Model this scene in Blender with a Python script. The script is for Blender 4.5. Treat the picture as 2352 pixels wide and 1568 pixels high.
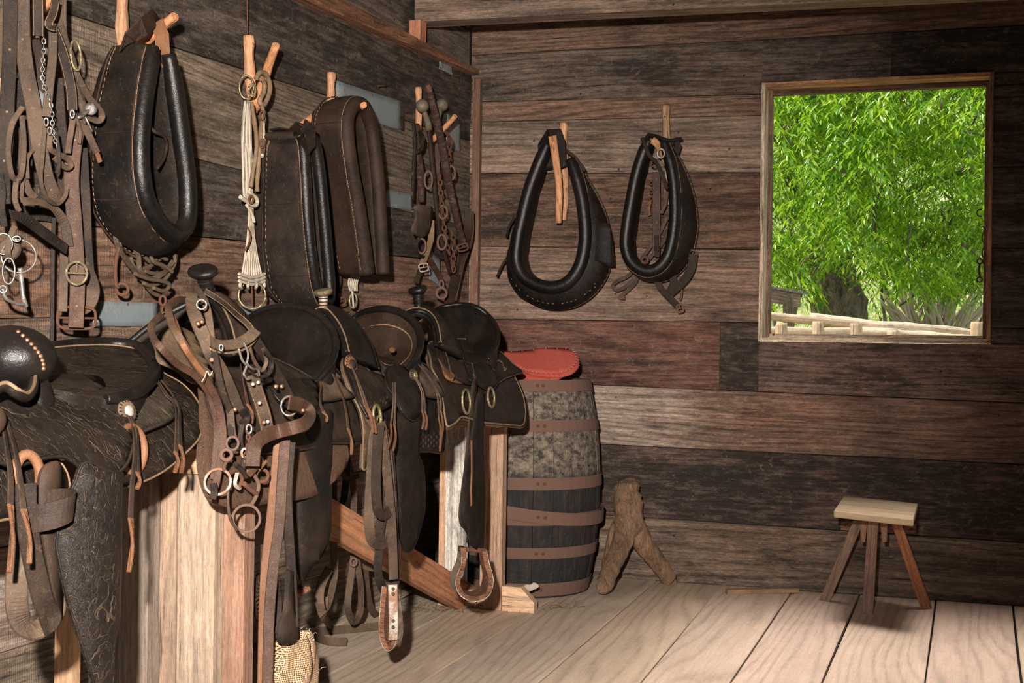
import bpy, bmesh, math, random
from mathutils import Vector as V, Matrix, noise
random.seed(11)
for o in list(bpy.data.objects): bpy.data.objects.remove(o)
SC = bpy.context.scene
COL = SC.collection
PI = math.pi

# ---------------------------------------------------------------- camera
FP = 3270.0            # focal length in pixels of a 2352 wide frame
ROLL = .013
EYE = 1.03
YAW = math.atan(1154/FP)
FW = V((-math.sin(YAW), math.cos(YAW), 0)); RT = V((math.cos(YAW), math.sin(YAW), 0)); UP = V((0, 0, 1))
CAM = V((2.34283, -6.03649, EYE))
cd = bpy.data.cameras.new('camera'); co = bpy.data.objects.new('camera', cd); COL.objects.link(co)
cd.sensor_width = 36; cd.lens = 36*FP/2352; cd.clip_start = .05; cd.clip_end = 400
rc = (RT + UP*ROLL).normalized(); uc = (UP - RT*ROLL).normalized()
m = Matrix((rc, uc, -FW)).transposed().to_4x4(); m.translation = CAM
co.matrix_world = m
SC.camera = co
cd.dof.use_dof = True; cd.dof.focus_distance = 5.2; cd.dof.aperture_fstop = 28

# ---------------------------------------------------------------- light
SC.view_settings.view_transform = 'Standard'; SC.view_settings.look = 'None'
SC.view_settings.gamma = 1; SC.view_settings.use_curve_mapping = False
SC.view_settings.exposure = 0.42
w = bpy.data.worlds.new('sky'); SC.world = w; w.use_nodes = True
nt = w.node_tree; nt.nodes.clear()
bg = nt.nodes.new('ShaderNodeBackground'); ow = nt.nodes.new('ShaderNodeOutputWorld')
bg.inputs[0].default_value = (.80, .90, 1.0, 1); bg.inputs[1].default_value = .9
nt.links.new(bg.outputs[0], ow.inputs[0])

def lamp(name, kind, loc, aim, energy, color=(1, 1, 1), **kw):
    d = bpy.data.lights.new(name, kind); o = bpy.data.objects.new(name, d); COL.objects.link(o)
    o.location = loc; o.rotation_euler = (V(aim)-V(loc)).to_track_quat('-Z', 'Y').to_euler()
    d.energy = energy; d.color = color
    for k, v_ in kw.items(): setattr(d, k, v_)
    return o
# the camera's flash, a little above and left of the lens
flash = lamp('camera_flash', 'SPOT', CAM - RT*.17 + UP*.30 - FW*.02, (-.05, -1.6, 1.0), 1500, (1.0, .93, .85),
             spot_size=math.radians(58), spot_blend=1.0, shadow_soft_size=.035)
sun = lamp('sun', 'SUN', (0, 0, 20), V((0, 0, 20)) + V((.62, .10, -1.0)), 4.7, (1.0, .95, .84), angle=.01)
# lamp added under closed ceiling to light the floor short of the end wall
pool_l = lamp('added_pool_lamp', 'AREA', (2.15, -2.35, 2.62), (2.15, -2.35, 0), 26, (1.0, .92, .84),
             shape='RECTANGLE', size=1.9, size_y=3.9, spread=math.radians(26))

# ---------------------------------------------------------------- geometry from the picture
def ray(px, py):
    u = (px-1176)/FP; v_ = (784-py)/FP
    return FW + RT*(u-ROLL*v_) + UP*(v_+ROLL*u)
def atX(px, py, x):
    d = ray(px, py); return CAM + d*((x-CAM.x)/d.x)
def atY(px, py, y):
    d = ray(px, py); return CAM + d*((y-CAM.y)/d.y)
def atZ(px, py, z=0):
    d = ray(px, py); return CAM + d*((z-CAM.z)/d.z)
def atT(px, py, t): return CAM + ray(px, py)*t

# ---------------------------------------------------------------- objects
def tag(o, label=None, cat=None, group=None, kind=None):
    if label: o['label'] = label
    if cat: o['category'] = cat
    if group: o['group'] = group
    if kind: o['kind'] = kind
    return o
WM = {}
def thing(name, label, cat, loc=(0, 0, 0), group=None, kind=None):
    o = bpy.data.objects.new(name, None); COL.objects.link(o); o.empty_display_size = .05
    o.location = loc; WM[o] = Matrix.Translation(V(loc))
    return tag(o, label, cat, group, kind)
def frame(origin, x, z=None):
    """matrix whose local x runs along x (the grain)"""
    x = V(x).normalized(); z = V(z) if z is not None else V((0, 0, 1))
    if abs(x.dot(z)/z.length) > .97: z = V((0, 1, 0)) if abs(x.y) < .9 else V((1, 0, 0))
    y = z.cross(x).normalized(); z = x.cross(y)
    m_ = Matrix((x, y, z)).transposed().to_4x4(); m_.translation = V(origin); return m_
def cat_path(pts, n=8, closed=False):
    """Catmull-Rom through pts (Vectors, any dimension)"""
    P = [V(p) for p in pts]; N = len(P); out = []
    if N < 3 and not closed:
        return [P[0].lerp(P[1], i/n) for i in range(n+1)]
    for i in range(N if closed else N-1):
        if closed: a, b, c, d = P[(i-1) % N], P[i], P[(i+1) % N], P[(i+2) % N]
        else: a, b, c, d = P[max(i-1, 0)], P[i], P[i+1], P[min(i+2, N-1)]
        for k in range(n):
            t = k/n
            out.append(.5*((2*b)+(c-a)*t+(2*a-5*b+4*c-d)*t*t+(3*b-a-3*c+d)*t*t*t))
    if not closed: out.append(P[-1])
    return out
def tangents(P, closed=False):
    N = len(P); T = []
    for i in range(N):
        if closed: t = P[(i+1) % N]-P[(i-1) % N]
        else: t = P[min(i+1, N-1)]-P[max(i-1, 0)]
        T.append(t.normalized() if t.length > 1e-9 else V((0, 0, 1)))
    return T
class MB:
    def __init__(s): s.v = []; s.f = []; s.sm = []
    def add(s, vs, fs, smooth=True):
        b = len(s.v); s.v += [V(p) for p in vs]
        for q in fs: s.f.append([b+i for i in q]); s.sm.append(smooth)
        return s
    def box(s, c, size, rot=None, jit=0):
        c = V(c); h = V(size)*.5; vs = []
        for i in range(8):
            p = V((h.x*(1 if i & 1 else -1), h.y*(1 if i & 2 else -1), h.z*(1 if i & 4 else -1)))
            if jit: p += V([random.uniform(-jit, jit) for _ in range(3)])
            if rot is not None: p = rot @ p
            vs.append(c+p)
        return s.add(vs, [(0, 2, 3, 1), (4, 5, 7, 6), (0, 1, 5, 4), (2, 6, 7, 3), (0, 4, 6, 2), (1, 3, 7, 5)], False)
    def hexa(s, vs):      # bottom 4 (ccw), top 4
        return s.add(vs, [(0, 3, 2, 1), (4, 5, 6, 7), (0, 1, 5, 4), (1, 2, 6, 5), (2, 3, 7, 6), (3, 0, 4, 7)], False)
    def sweep(s, P, sec, N0=None, closed=False, cap=True, smooth=True):
        """P centres; sec(i,t)->list of (a,b) section points; a along binormal, b along normal; N0 hint normals (one or list)"""
        P = [V(p) for p in P]; T = tangents(P, closed); n = len(P); rings = []; nn = None
        for i in range(n):
            if N0 is None:
                if nn is None:
                    h = V((0, 0, 1)) if abs(T[i].z) < .9 else V((1, 0, 0)); nn = h
                N = nn - T[i]*nn.dot(T[i]); N.normalize(); nn = N
            else:
                h = N0[i] if isinstance(N0, list) else V(N0)
                N = h - T[i]*h.dot(T[i])
                if N.length < .15 and nn is not None: N = nn - T[i]*nn.dot(T[i])
                if N.length < 1e-6: N = V((0, .3, 1)) - T[i]*T[i].dot(V((0, .3, 1)))
                N.normalize(); nn = N
            B = T[i].cross(N)
            rings.append([P[i]+B*a+N*b for a, b in sec(i, i/max(n-1, 1))])
        k = len(rings[0]); vs = [p for r_ in rings for p in r_]; fs = []
        for i in range(n if closed else n-1):
            j = (i+1) % n
            for q in range(k):
                r_ = (q+1) % k; fs.append((i*k+q, i*k+r_, j*k+r_, j*k+q))
        s.add(vs, fs, smooth)
        if cap and not closed:
            b = len(s.v)-len(vs)
            s.f.append([b+q for q in range(k)][::-1]); s.sm.append(False)
            s.f.append([b+(n-1)*k+q for q in range(k)]); s.sm.append(False)
        return s
    def tube(s, P, r, n=8, closed=False, N0=None, sq=1.0, rough=0):
        def sec(i, t):
            rr = r(t) if callable(r) else (r[i] if isinstance(r, (list, tuple)) else r)
            return [(rr*math.cos(2*PI*q/n)*(1+(noise.noise(V((i*.45, q*1.7, rr*90)))*rough if rough else 0)), rr*sq*math.sin(2*PI*q/n)*(1+(noise.noise(V((i*.45, q*1.7, rr*90+5)))*rough if rough else 0))) for q in range(n)]
        return s.sweep(P, sec, N0, closed)
    def strap(s, P, w_, th=.004, N=(1, 0, 0), closed=False, twist=None):
        """flat leather strap, width w_, face normal N"""
        def sec(i, t):
            ww = (w_(t) if callable(w_) else w_)*.5; h = th*.5; c = min(th*.35, ww*.3)
            q = [(-ww, -h+c), (-ww+c, -h), (ww-c, -h), (ww, -h+c), (ww, h-c), (ww-c, h), (-ww+c, h), (-ww, h-c)]
            if twist:
                a = twist(t); ca, sa = math.cos(a), math.sin(a); q = [(x*ca-y*sa, x*sa+y*ca) for x, y in q]
            return q
        return s.sweep(P, sec, N, closed, smooth=False)
    def torus(s, c, nrm, R_, r_, n=20, k=8, sx=1.0, up=(0, 0, 1), arc=2*PI, a0=0):
        nrm = V(nrm).normalized(); u = V(up); 
        if abs(u.normalized().dot(nrm)) > .97: u = V((1, 0, 0))
        x = u.cross(nrm).normalized(); y = nrm.cross(x); full = arc > 6.28
        m_ = n if full else n+1
        P = [V(c)+x*math.cos(a0+arc*i/n)*R_*sx+y*math.sin(a0+arc*i/n)*R_ for i in range(m_)]
        return s.tube(P, r_, k, closed=full, N0=nrm)
    def lathe(s, prof, c=(0, 0, 0), axis=(0, 0, 1), n=16, up=(1, 0, 0), smooth=True, ell=1.0):
        """prof (radius, height) list along the axis"""
        ax = V(axis).normalized(); u = V(up)
        if abs(u.normalized().dot(ax)) > .97: u = V((0, 1, 0))
        x = (u - ax*u.dot(ax)).normalized(); y = ax.cross(x); vs = []; k = len(prof)
        for r_, h in prof:
            for q in range(n):
                a = 2*PI*q/n; vs.append(V(c)+x*math.cos(a)*r_+y*math.sin(a)*r_*ell+ax*h)
        fs = [(i*n+q, i*n+(q+1) % n, (i+1)*n+(q+1) % n, (i+1)*n+q) for i in range(k-1) for q in range(n)]
        s.add(vs, fs, smooth); b = len(s.v)-len(vs)
        if prof[0][0] > 1e-4: s.f.append([b+q for q in range(n)][::-1]); s.sm.append(False)
        if prof[-1][0] > 1e-4: s.f.append([b+(k-1)*n+q for q in range(n)]); s.sm.append(False)
        return s
    def ball(s, c, r_, n=12, sc=(1, 1, 1)):
        k = n//2+1; vs = []; sc = V(sc)
        prof = [(math.sin(PI*i/k), -math.cos(PI*i/k)) for i in range(k+1)]
        for a, h in prof:
            for q in range(n):
                t = 2*PI*q/n; vs.append(V(c)+V((math.cos(t)*a*sc.x, math.sin(t)*a*sc.y, h*sc.z))*r_)
        return s.add(vs, [(i*n+q, i*n+(q+1) % n, (i+1)*n+(q+1) % n, (i+1)*n+q) for i in range(k) for q in range(n)])
    def grid(s, fn, nu, nv, th=0, smooth=True, tn=None):
        """surface fn(u,v) u,v in 0..1, thickened along its normals"""
        P = [[V(fn(i/nu, j/nv)) for j in range(nv+1)] for i in range(nu+1)]
        def idx(i, j, L=0): return L*(nu+1)*(nv+1)+i*(nv+1)+j
        vs = [p for r_ in P for p in r_]; fs = [(idx(i, j), idx(i+1, j), idx(i+1, j+1), idx(i, j+1)) for i in range(nu) for j in range(nv)]
        if th:
            off = []
            for i in range(nu+1):
                for j in range(nv+1):
                    a = P[min(i+1, nu)][j]-P[max(i-1, 0)][j]; b = P[i][min(j+1, nv)]-P[i][max(j-1, 0)]
                    nn = a.cross(b); nn = nn.normalized() if nn.length > 1e-12 else V((0, 0, 1))
                    off.append(P[i][j]-nn*th)
            vs += off
            fs += [(idx(i, j, 1), idx(i, j+1, 1), idx(i+1, j+1, 1), idx(i+1, j, 1)) for i in range(nu) for j in range(nv)]
            for i in range(nu):
                fs.append((idx(i, 0), idx(i, 0, 1), idx(i+1, 0, 1), idx(i+1, 0))); fs.append((idx(i, nv), idx(i+1, nv), idx(i+1, nv, 1), idx(i, nv, 1)))
            for j in range(nv):
                fs.append((idx(0, j), idx(0, j+1), idx(0, j+1, 1), idx(0, j, 1))); fs.append((idx(nu, j), idx(nu, j, 1), idx(nu, j+1, 1), idx(nu, j+1)))
        return s.add(vs, fs, smooth)
    def sheet(s, outline, fmap, th=.005, step=.04, smooth=True, curve=True):
        """outline 2D polygon; fmap(a,b,off)->3D; a solid sheet that follows fmap"""
        O = [V((p[0], p[1])) for p in outline]
        if curve: O = [V((p.x, p.y)) for p in cat_path([V((p.x, p.y, 0)) for p in O], 4, True)]
        bm = bmesh.new(); vs = [bm.verts.new((p.x, p.y, 0)) for p in O]
        try: bm.faces.new(vs)
        except Exception: bm.free(); return s
        x0, x1 = min(p.x for p in O), max(p.x for p in O); y0, y1 = min(p.y for p in O), max(p.y for p in O)
        for ax, lo, hi in ((0, x0, x1), (1, y0, y1)):
            k = int((hi-lo)/step)
            for i in range(1, k+1):
                c = lo+(hi-lo)*i/(k+1)
                co_ = (c, 0, 0) if ax == 0 else (0, c, 0); no = (1, 0, 0) if ax == 0 else (0, 1, 0)
                bmesh.ops.bisect_plane(bm, geom=bm.verts[:]+bm.edges[:]+bm.faces[:], plane_co=co_, plane_no=no, dist=1e-5)
        bm.verts.index_update(); n = len(bm.verts)
        A = [V(fmap(v_.co.x, v_.co.y, 0)) for v_ in bm.verts]; B = [V(fmap(v_.co.x, v_.co.y, th)) for v_ in bm.verts]
        fs = [[v_.index for v_ in f.verts] for f in bm.faces]
        out = [q[::-1] for q in fs]+[[i+n for i in q] for q in fs]
        s.add(A+B, out, smooth); b = len(s.v)-2*n
        for e in bm.edges:
            if len(e.link_faces) == 1:
                i, j = e.verts[0].index, e.verts[1].index
                s.f.append([b+i, b+j, b+j+n, b+i+n]); s.sm.append(False)
        bm.free(); return s
    def build(s, name, mat, parent=None, M=None, color=None, label=None, sub=0):
        M = M or (WM[parent].copy() if parent in WM else Matrix.Identity(4))
        inv = M.inverted(); me = bpy.data.meshes.new(name)
        me.from_pydata([inv @ p for p in s.v], [], s.f); me.polygons.foreach_set('use_smooth', s.sm)
        bm = bmesh.new(); bm.from_mesh(me); bmesh.ops.recalc_face_normals(bm, faces=bm.faces[:]); bm.to_mesh(me); bm.free()
        me.materials.append(mat); me.update()
        o = bpy.data.objects.new(name, me); COL.objects.link(o)
        if parent: o.parent = parent; o.matrix_local = WM[parent].inverted() @ M
        else: o.matrix_world = M
        WM[o] = M
        if color is not None: o.color = tuple(color) if len(color) == 4 else tuple(color)+(0.5,)
        if label: o['label'] = label
        if sub:
            md = o.modifiers.new('s', 'SUBSURF'); md.levels = sub; md.render_levels = sub
        return o

# ---------------------------------------------------------------- materials
class NT:
    def __init__(s, name):
        s.m = bpy.data.materials.new(name); s.m.use_nodes = True; s.t = s.m.node_tree; s.t.nodes.clear()
        s.out = s.n('ShaderNodeOutputMaterial'); s.b = s.n('ShaderNodeBsdfPrincipled'); s.l(s.b.outputs[0], s.out.inputs[0])
    def n(s, k, **kw):
        x = s.t.nodes.new(k)
        for a, b in kw.items(): setattr(x, a, b)
        return x
    def l(s, a, b): s.t.links.new(a, b)
    def put(s, sock, v_):
        if v_ is None: return
        if hasattr(v_, 'is_linked') or hasattr(v_, 'links'): s.l(v_, sock)
        else: sock.default_value = v_ if not (isinstance(v_, tuple) and len(v_) == 3 and len(sock.default_value) == 4) else v_+(1,)
    def math(s, op, a, b=None, c=None, clamp=False):
        x = s.n('ShaderNodeMath', operation=op, use_clamp=clamp)
        s.put(x.inputs[0], a); s.put(x.inputs[1], b)
        if c is not None: s.put(x.inputs[2], c)
        return x.outputs[0]
    def mix(s, f, a, b, mode='MIX'):
        x = s.n('ShaderNodeMix', data_type='RGBA', blend_type=mode); s.put(x.inputs[0], f); s.put(x.inputs[6], a); s.put(x.inputs[7], b); return x.outputs[2]
    def ramp(s, f, stops):
        x = s.n('ShaderNodeValToRGB'); e = x.color_ramp.elements
        while len(e) < len(stops): e.new(.5)
        for i, (p, c) in enumerate(stops): e[i].position = p; e[i].color = (c, c, c, 1) if not isinstance(c, tuple) else c+(1,)
        s.l(f, x.inputs[0]); return x.outputs[0]
    def noise(s, vec, scale, detail=4, rough=.55, dist=0):
        x = s.n('ShaderNodeTexNoise'); s.put(x.inputs['Vector'], vec); x.inputs['Scale'].default_value = scale
        x.inputs['Detail'].default_value = detail; x.inputs['Roughness'].default_value = rough; x.inputs['Distortion'].default_value = dist
        return x.outputs[0]
    def scale(s, vec, sc):
        x = s.n('ShaderNodeVectorMath', operation='MULTIPLY'); s.l(vec, x.inputs[0]); x.inputs[1].default_value = sc; return x.outputs[0]
    def coords(s, rnd=True):
        tc = s.n('ShaderNodeTexCoord')
        if not rnd: return tc.outputs['Object']
        oi = s.n('ShaderNodeObjectInfo'); s.oi = oi
        x = s.n('ShaderNodeVectorMath', operation='MULTIPLY'); x.inputs[1].default_value = (37, 53, 71)
        cb = s.n('ShaderNodeCombineXYZ'); [s.l(oi.outputs['Random'], cb.inputs[i]) for i in range(3)]; s.l(cb.outputs[0], x.inputs[0])
        a = s.n('ShaderNodeVectorMath', operation='ADD'); s.l(tc.outputs['Object'], a.inputs[0]); s.l(x.outputs[0], a.inputs[1]); return a.outputs[0]
    def bump(s, h, strength=.5, dist=.01):
        x = s.n('ShaderNodeBump'); x.inputs['Strength'].default_value = strength; x.inputs['Distance'].default_value = dist
        s.l(h, x.inputs['Height']); s.l(x.outputs[0], s.b.inputs['Normal'])

def mat_wood(name, tint=None, stain=.5, dust=.3, gr=1.0, ring=30., ringamt=.42, sheen=.25, rough=.72, saw=.4, bump=.6, nails=True, bdist=.006, crack=.75, ctr=.9, dcol=(.33, .25, .19, 1), redamt=.35, fade=False):
    """weathered board: grain along local x; colour from the object's own colour (alpha = how stained)"""
    t = NT(name); c = t.coords()
    sep = t.n('ShaderNodeSeparateXYZ'); t.l(c, sep.inputs[0])
    col = t.oi.outputs['Color'] if tint is None else tint
    al = t.oi.outputs['Alpha']
    fine = t.noise(t.scale(c, (6*gr, 120*gr, 120*gr)), 1.0, 6, .8)
    grit = t.noise(t.scale(c, (45, 150, 150)), 1.0, 5, .8)
    med = t.noise(t.scale(c, (.8*gr, 24*gr, 24*gr)), 1.0, 5, .65)
    low = t.noise(t.scale(c, (.42, 3.2, 3.2)), 1.0, 2, .4)
    mott = t.noise(t.scale(c, (3.0, 6.5, 6.5)), 1.0, 6, .72)
    yy = t.math('ADD', sep.outputs[1], sep.outputs[2])
    rg = t.math('SINE', t.math('MULTIPLY', t.math('ADD', yy, t.math('MULTIPLY', low, .50)), ring*2*PI))
    rg = t.math('MULTIPLY', t.math('ADD', rg, 1), .5)
    rg = t.math('POWER', rg, 3.0)
    blot = t.noise(t.scale(c, (1.5, 5.5, 5.5)), 1.0, 8, .8)
    blot2 = t.noise(t.scale(c, (7, 34, 34)), 1.0, 5, .75)
    k = t.math('MAXIMUM', t.math('MULTIPLY_ADD', fine, 3.6*ctr, 1-1.8*ctr), .12)
    k = t.math('MULTIPLY', k, t.math('MAXIMUM', t.math('MULTIPLY_ADD', med, 1.7*ctr, 1-.85*ctr), .2))
    k = t.math('MULTIPLY', k, t.math('MAXIMUM', t.math('MULTIPLY_ADD', mott, 2.6*ctr, 1-1.3*ctr), .2))
    k = t.math('MULTIPLY', k, t.math('MAXIMUM', t.math('MULTIPLY_ADD', grit, 2.6*ctr, 1-1.3*ctr), .2))
    k = t.math('MULTIPLY', k, 1.06)
    k = t.math('MULTIPLY', k, t.math('MULTIPLY_ADD', rg, -ringamt, 1.06))
    g = t.n('ShaderNodeCombineColor'); [t.l(k, g.inputs[i]) for i in range(3)]
    base = t.mix(1.0, col, g.outputs[0], 'MULTIPLY')
    # heart wood showing through the grey
    red = t.ramp(t.noise(t.scale(c, (1.2, 3.6, 3.6)), 1.3, 5, .7), [(.45, 0.0), (.66, 1.0)])
    base = t.mix(t.math('MULTIPLY', red, redamt), base, t.mix(1.0, base, (1.25, .92, .76, 1), 'MULTIPLY'))
    if fade:      # one end of the board is bleached grey
        tx = t.n('ShaderNodeTexCoord'); sx = t.n('ShaderNodeSeparateXYZ'); t.l(tx.outputs['Object'], sx.inputs[0])
        fd = t.ramp(t.math('ADD', t.math('MULTIPLY', sx.outputs[0], -.45), t.math('MULTIPLY', mott, .9)), [(.62, 0.0), (.86, 1.0)])
        base = t.mix(t.math('MULTIPLY', fd, .75), base, t.mix(1.0, (.30, .235, .19, 1), g.outputs[0], 'MULTIPLY'))
    # dark stains
    sa = t.math('MULTIPLY_ADD', al, .34, -.20)
    st = t.ramp(t.math('ADD', blot, sa), [(.52, 0.0), (.60, 1.0)])
    base = t.mix(t.math('MULTIPLY', st, min(.92, stain*1.55)), base, (.018, .014, .012, 1))
    st2 = t.ramp(t.math('ADD', blot2, t.math('MULTIPLY', sa, .8)), [(.56, 0.0), (.64, 1.0)])
    base = t.mix(t.math('MULTIPLY', st2, stain*1.1), base, (.02, .015, .012, 1))
    # dark checks along the grain
    ck = t.ramp(t.noise(t.scale(c, (3.0, 90, 90)), 1.0, 6, .7), [(.60, 0.0), (.64, 1.0)])
    base = t.mix(t.math('MULTIPLY', ck, crack), base, (.014, .010, .008, 1))
    # dusty scuffs
    du = t.ramp(t.noise(t.scale(c, (5.0, 22, 22)), 1.7, 6, .8), [(.50, 0.0), (.70, 1.0)])
    base = t.mix(t.math('MULTIPLY', du, dust), base, dcol)
    du2 = t.ramp(t.noise(c, 22, 5, .85), [(.58, 0.0), (.66, 1.0)])
    base = t.mix(t.math('MULTIPLY', du2, dust*1.0), base, dcol)
    sp = t.ramp(t.noise(c, 85, 2, .5), [(.70, 0.0), (.76, 1.0)])
    base = t.mix(t.math('MULTIPLY', sp, .30*dust), base, (.5, .42, .34, 1))
    if nails:
        vo = t.n('ShaderNodeTexVoronoi'); t.l(t.scale(c, (1, 1, .2)), vo.inputs['Vector']); vo.inputs['Scale'].default_value = 10
        nl = t.math('LESS_THAN', vo.outputs['Distance'], .05)
        base = t.mix(t.math('MULTIPLY', nl, .85), base, (.01, .008, .007, 1))
    t.l(base, t.b.inputs['Base Color'])
    sw = t.math('SINE', t.math('MULTIPLY', t.math('ADD', sep.outputs[0], t.math('MULTIPLY', low, .05)), 900))
    h = t.math('ADD', t.math('MULTIPLY', grit, .9), t.math('MULTIPLY_ADD', fine, 1.3, t.math('MULTIPLY', med, .8)))
    h = t.math('ADD', h, t.math('MULTIPLY', rg, .35)); h = t.math('ADD', h, t.math('MULTIPLY', sw, .22*saw))
    h = t.math('ADD', h, t.math('MULTIPLY', st2, -.4))
    t.bump(h, bump, bdist)
    t.l(t.math('MULTIPLY_ADD', fine, .25, rough-.12), t.b.inputs['Roughness'])
    t.b.inputs['Specular IOR Level'].default_value = sheen
    return t.m

def mat_leather(name, base, worn, rough=.42, dust=.45, bump=.35, spec=.5, tool=0, scale=1.0, dustc=(.17, .115, .07)):
    t = NT(name); c = t.coords()
    big = t.noise(c, 7*scale, 5, .65); mid = t.noise(c, 34*scale, 5, .7); tiny = t.noise(c, 260, 3, .6)
    w_ = t.ramp(big, [(.42, 0.0), (.66, 1.0)]); col = t.mix(w_, base, worn)
    sc = t.ramp(mid, [(.55, 0.0), (.72, 1.0)]); col = t.mix(t.math('MULTIPLY', sc, .45), col, worn)
    geo = t.n('ShaderNodeNewGeometry'); sz = t.n('ShaderNodeSeparateXYZ'); t.l(geo.outputs['Normal'], sz.inputs[0])
    upw = t.math('MULTIPLY_ADD', sz.outputs[2], .8, .16, clamp=True)
    dn = t.ramp(t.noise(c, 11*scale, 6, .75), [(.40, 0.15), (.68, 1.0)])
    d = t.math('MULTIPLY', t.math('MULTIPLY', upw, dn), dust, clamp=True)
    col = t.mix(d, col, dustc)
    sp = t.ramp(tiny, [(.66, 0.0), (.74, 1.0)]); col = t.mix(t.math('MULTIPLY', sp, dust*.5), col, dustc)
    cr = t.noise(c, 55*scale, 5, .8, 1.2); scf = t.ramp(cr, [(.57, 0.0), (.66, 1.0)]); col = t.mix(t.math('MULTIPLY', scf, .28*min(1.0, dust*2.2)), col, dustc)
    ck = t.n('ShaderNodeTexVoronoi', feature='DISTANCE_TO_EDGE'); t.l(c, ck.inputs['Vector']); ck.inputs['Scale'].default_value = 170
    h = t.math('MULTIPLY_ADD', mid, .8, t.math('MULTIPLY', tiny, .25)); h = t.math('ADD', h, t.math('MULTIPLY', cr, .8)); h = t.math('ADD', h, t.math('MULTIPLY', t.math('MINIMUM', ck.outputs['Distance'], .12), .9))
    if tool:
        vo = t.n('ShaderNodeTexVoronoi', feature='DISTANCE_TO_EDGE'); ds = t.n('ShaderNodeVectorMath', operation='ADD')
        nz = t.n('ShaderNodeTexNoise'); t.l(c, nz.inputs['Vector']); nz.inputs['Scale'].default_value = 16; nz.inputs['Detail'].default_value = 2
        ml = t.n('ShaderNodeVectorMath', operation='MULTIPLY'); t.l(nz.outputs['Color'], ml.inputs[0]); ml.inputs[1].default_value = (.16, .16, .16)
        t.l(c, ds.inputs[0]); t.l(ml.outputs[0], ds.inputs[1]); t.l(ds.outputs[0], vo.inputs['Vector']); vo.inputs['Scale'].default_value = 22
        ln = t.ramp(vo.outputs['Distance'], [(.004, 1.0), (.020, 0.0)])
        wv = t.n('ShaderNodeTexWave', wave_type='RINGS'); t.l(ds.outputs[0], wv.inputs['Vector']); wv.inputs['Scale'].default_value = 9; wv.inputs['Distortion'].default_value = 9; wv.inputs['Detail'].default_value = 1
        l2 = t.ramp(wv.outputs['Fac'], [(.94, 0.0), (.99, 1.0)])
        li = t.math('MAXIMUM', ln, t.math('MULTIPLY', l2, .7)); brk = t.ramp(t.noise(c, 9, 3, .6), [(.38, .1), (.62, 1.0)])
        li = t.math('MULTIPLY', li, brk)
        col = t.mix(t.math('MULTIPLY', li, .55*tool), col, (.12, .08, .045, 1))
        h = t.math('ADD', h, t.math('MULTIPLY', li, -2.2*tool))
    t.l(col, t.b.inputs['Base Color'])
    t.bump(h, bump*1.25, .004)
    t.l(t.math('MULTIPLY_ADD', d, .45, t.math('MULTIPLY_ADD', mid, .25, rough-.1)), t.b.inputs['Roughness'])
    t.b.inputs['Specular IOR Level'].default_value = spec
    return t.m

def mat_metal(name, base, rust=(.09, .035, .018), amt=.5, rough=.4, metallic=.85, scale=1.0, bump=.3):
    t = NT(name); c = t.coords()
    a = t.ramp(t.noise(c, 28*scale, 6, .7), [(.62-amt*.3, 0.0), (.74-amt*.3, 1.0)])
    fine = t.noise(c, 160*scale, 3, .6)
    t.l(t.mix(a, t.mix(t.math('MULTIPLY', fine, .35), base, (base[0]*.5, base[1]*.5, base[2]*.5)), rust), t.b.inputs['Base Color'])
    t.l(t.math('MULTIPLY_ADD', a, -metallic*.85, metallic), t.b.inputs['Metallic'])
    t.l(t.math('MULTIPLY_ADD', a, .45, t.math('MULTIPLY_ADD', fine, .2, rough-.1)), t.b.inputs['Roughness'])
    t.bump(t.math('ADD', fine, a), bump, .002)
    return t.m

def mat_cloth(name, a, b, scale=40, fibre=900, rough=.95, bump=.6, bdist=.004):
    t = NT(name); c = t.coords()
    n1 = t.noise(c, scale, 5, .7); n2 = t.noise(c, fibre, 2, .6)
    t.l(t.mix(t.math('MULTIPLY_ADD', n1, .8, t.math('MULTIPLY', n2, .3)), a, b), t.b.inputs['Base Color'])
    t.bump(t.math('ADD', n1, t.math('MULTIPLY', n2, .7)), bump, bdist); t.b.inputs['Roughness'].default_value = rough
    t.b.inputs['Specular IOR Level'].default_value = .1
    return t.m
M = {}
M['board'] = mat_wood('weathered_board')
M['faded'] = mat_wood('bleached_board', fade=True)
M['floorboard'] = mat_wood('dusty_floorboard', stain=.03, dust=.6, dcol=(.60, .47, .355, 1), gr=.7, redamt=.08, ring=20, ringamt=.22, crack=.07, ctr=.22, saw=0, bump=.35, rough=.8, nails=False)
M['peg'] = mat_wood('split_cedar', stain=.18, dust=.2, gr=2.2, ring=40, ringamt=.25, ctr=.6, saw=0, nails=False, bump=.5, bdist=.003)
M['timber'] = mat_wood('new_timber', stain=.18, dust=.30, gr=1.6, ring=30, ringamt=.22, ctr=.5, saw=.1, nails=False, bump=.4)
M['driftwood'] = mat_wood('driftwood', stain=.25, dust=.3, gr=2.4, ring=22, ringamt=.12, ctr=.8, saw=0, nails=False, bump=.9, bdist=.01)
M['gap'] = mat_leather('shadow_gap', (.012, .010, .009, 1), (.02, .016, .013, 1), .9, 0, .1, .1)

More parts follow.
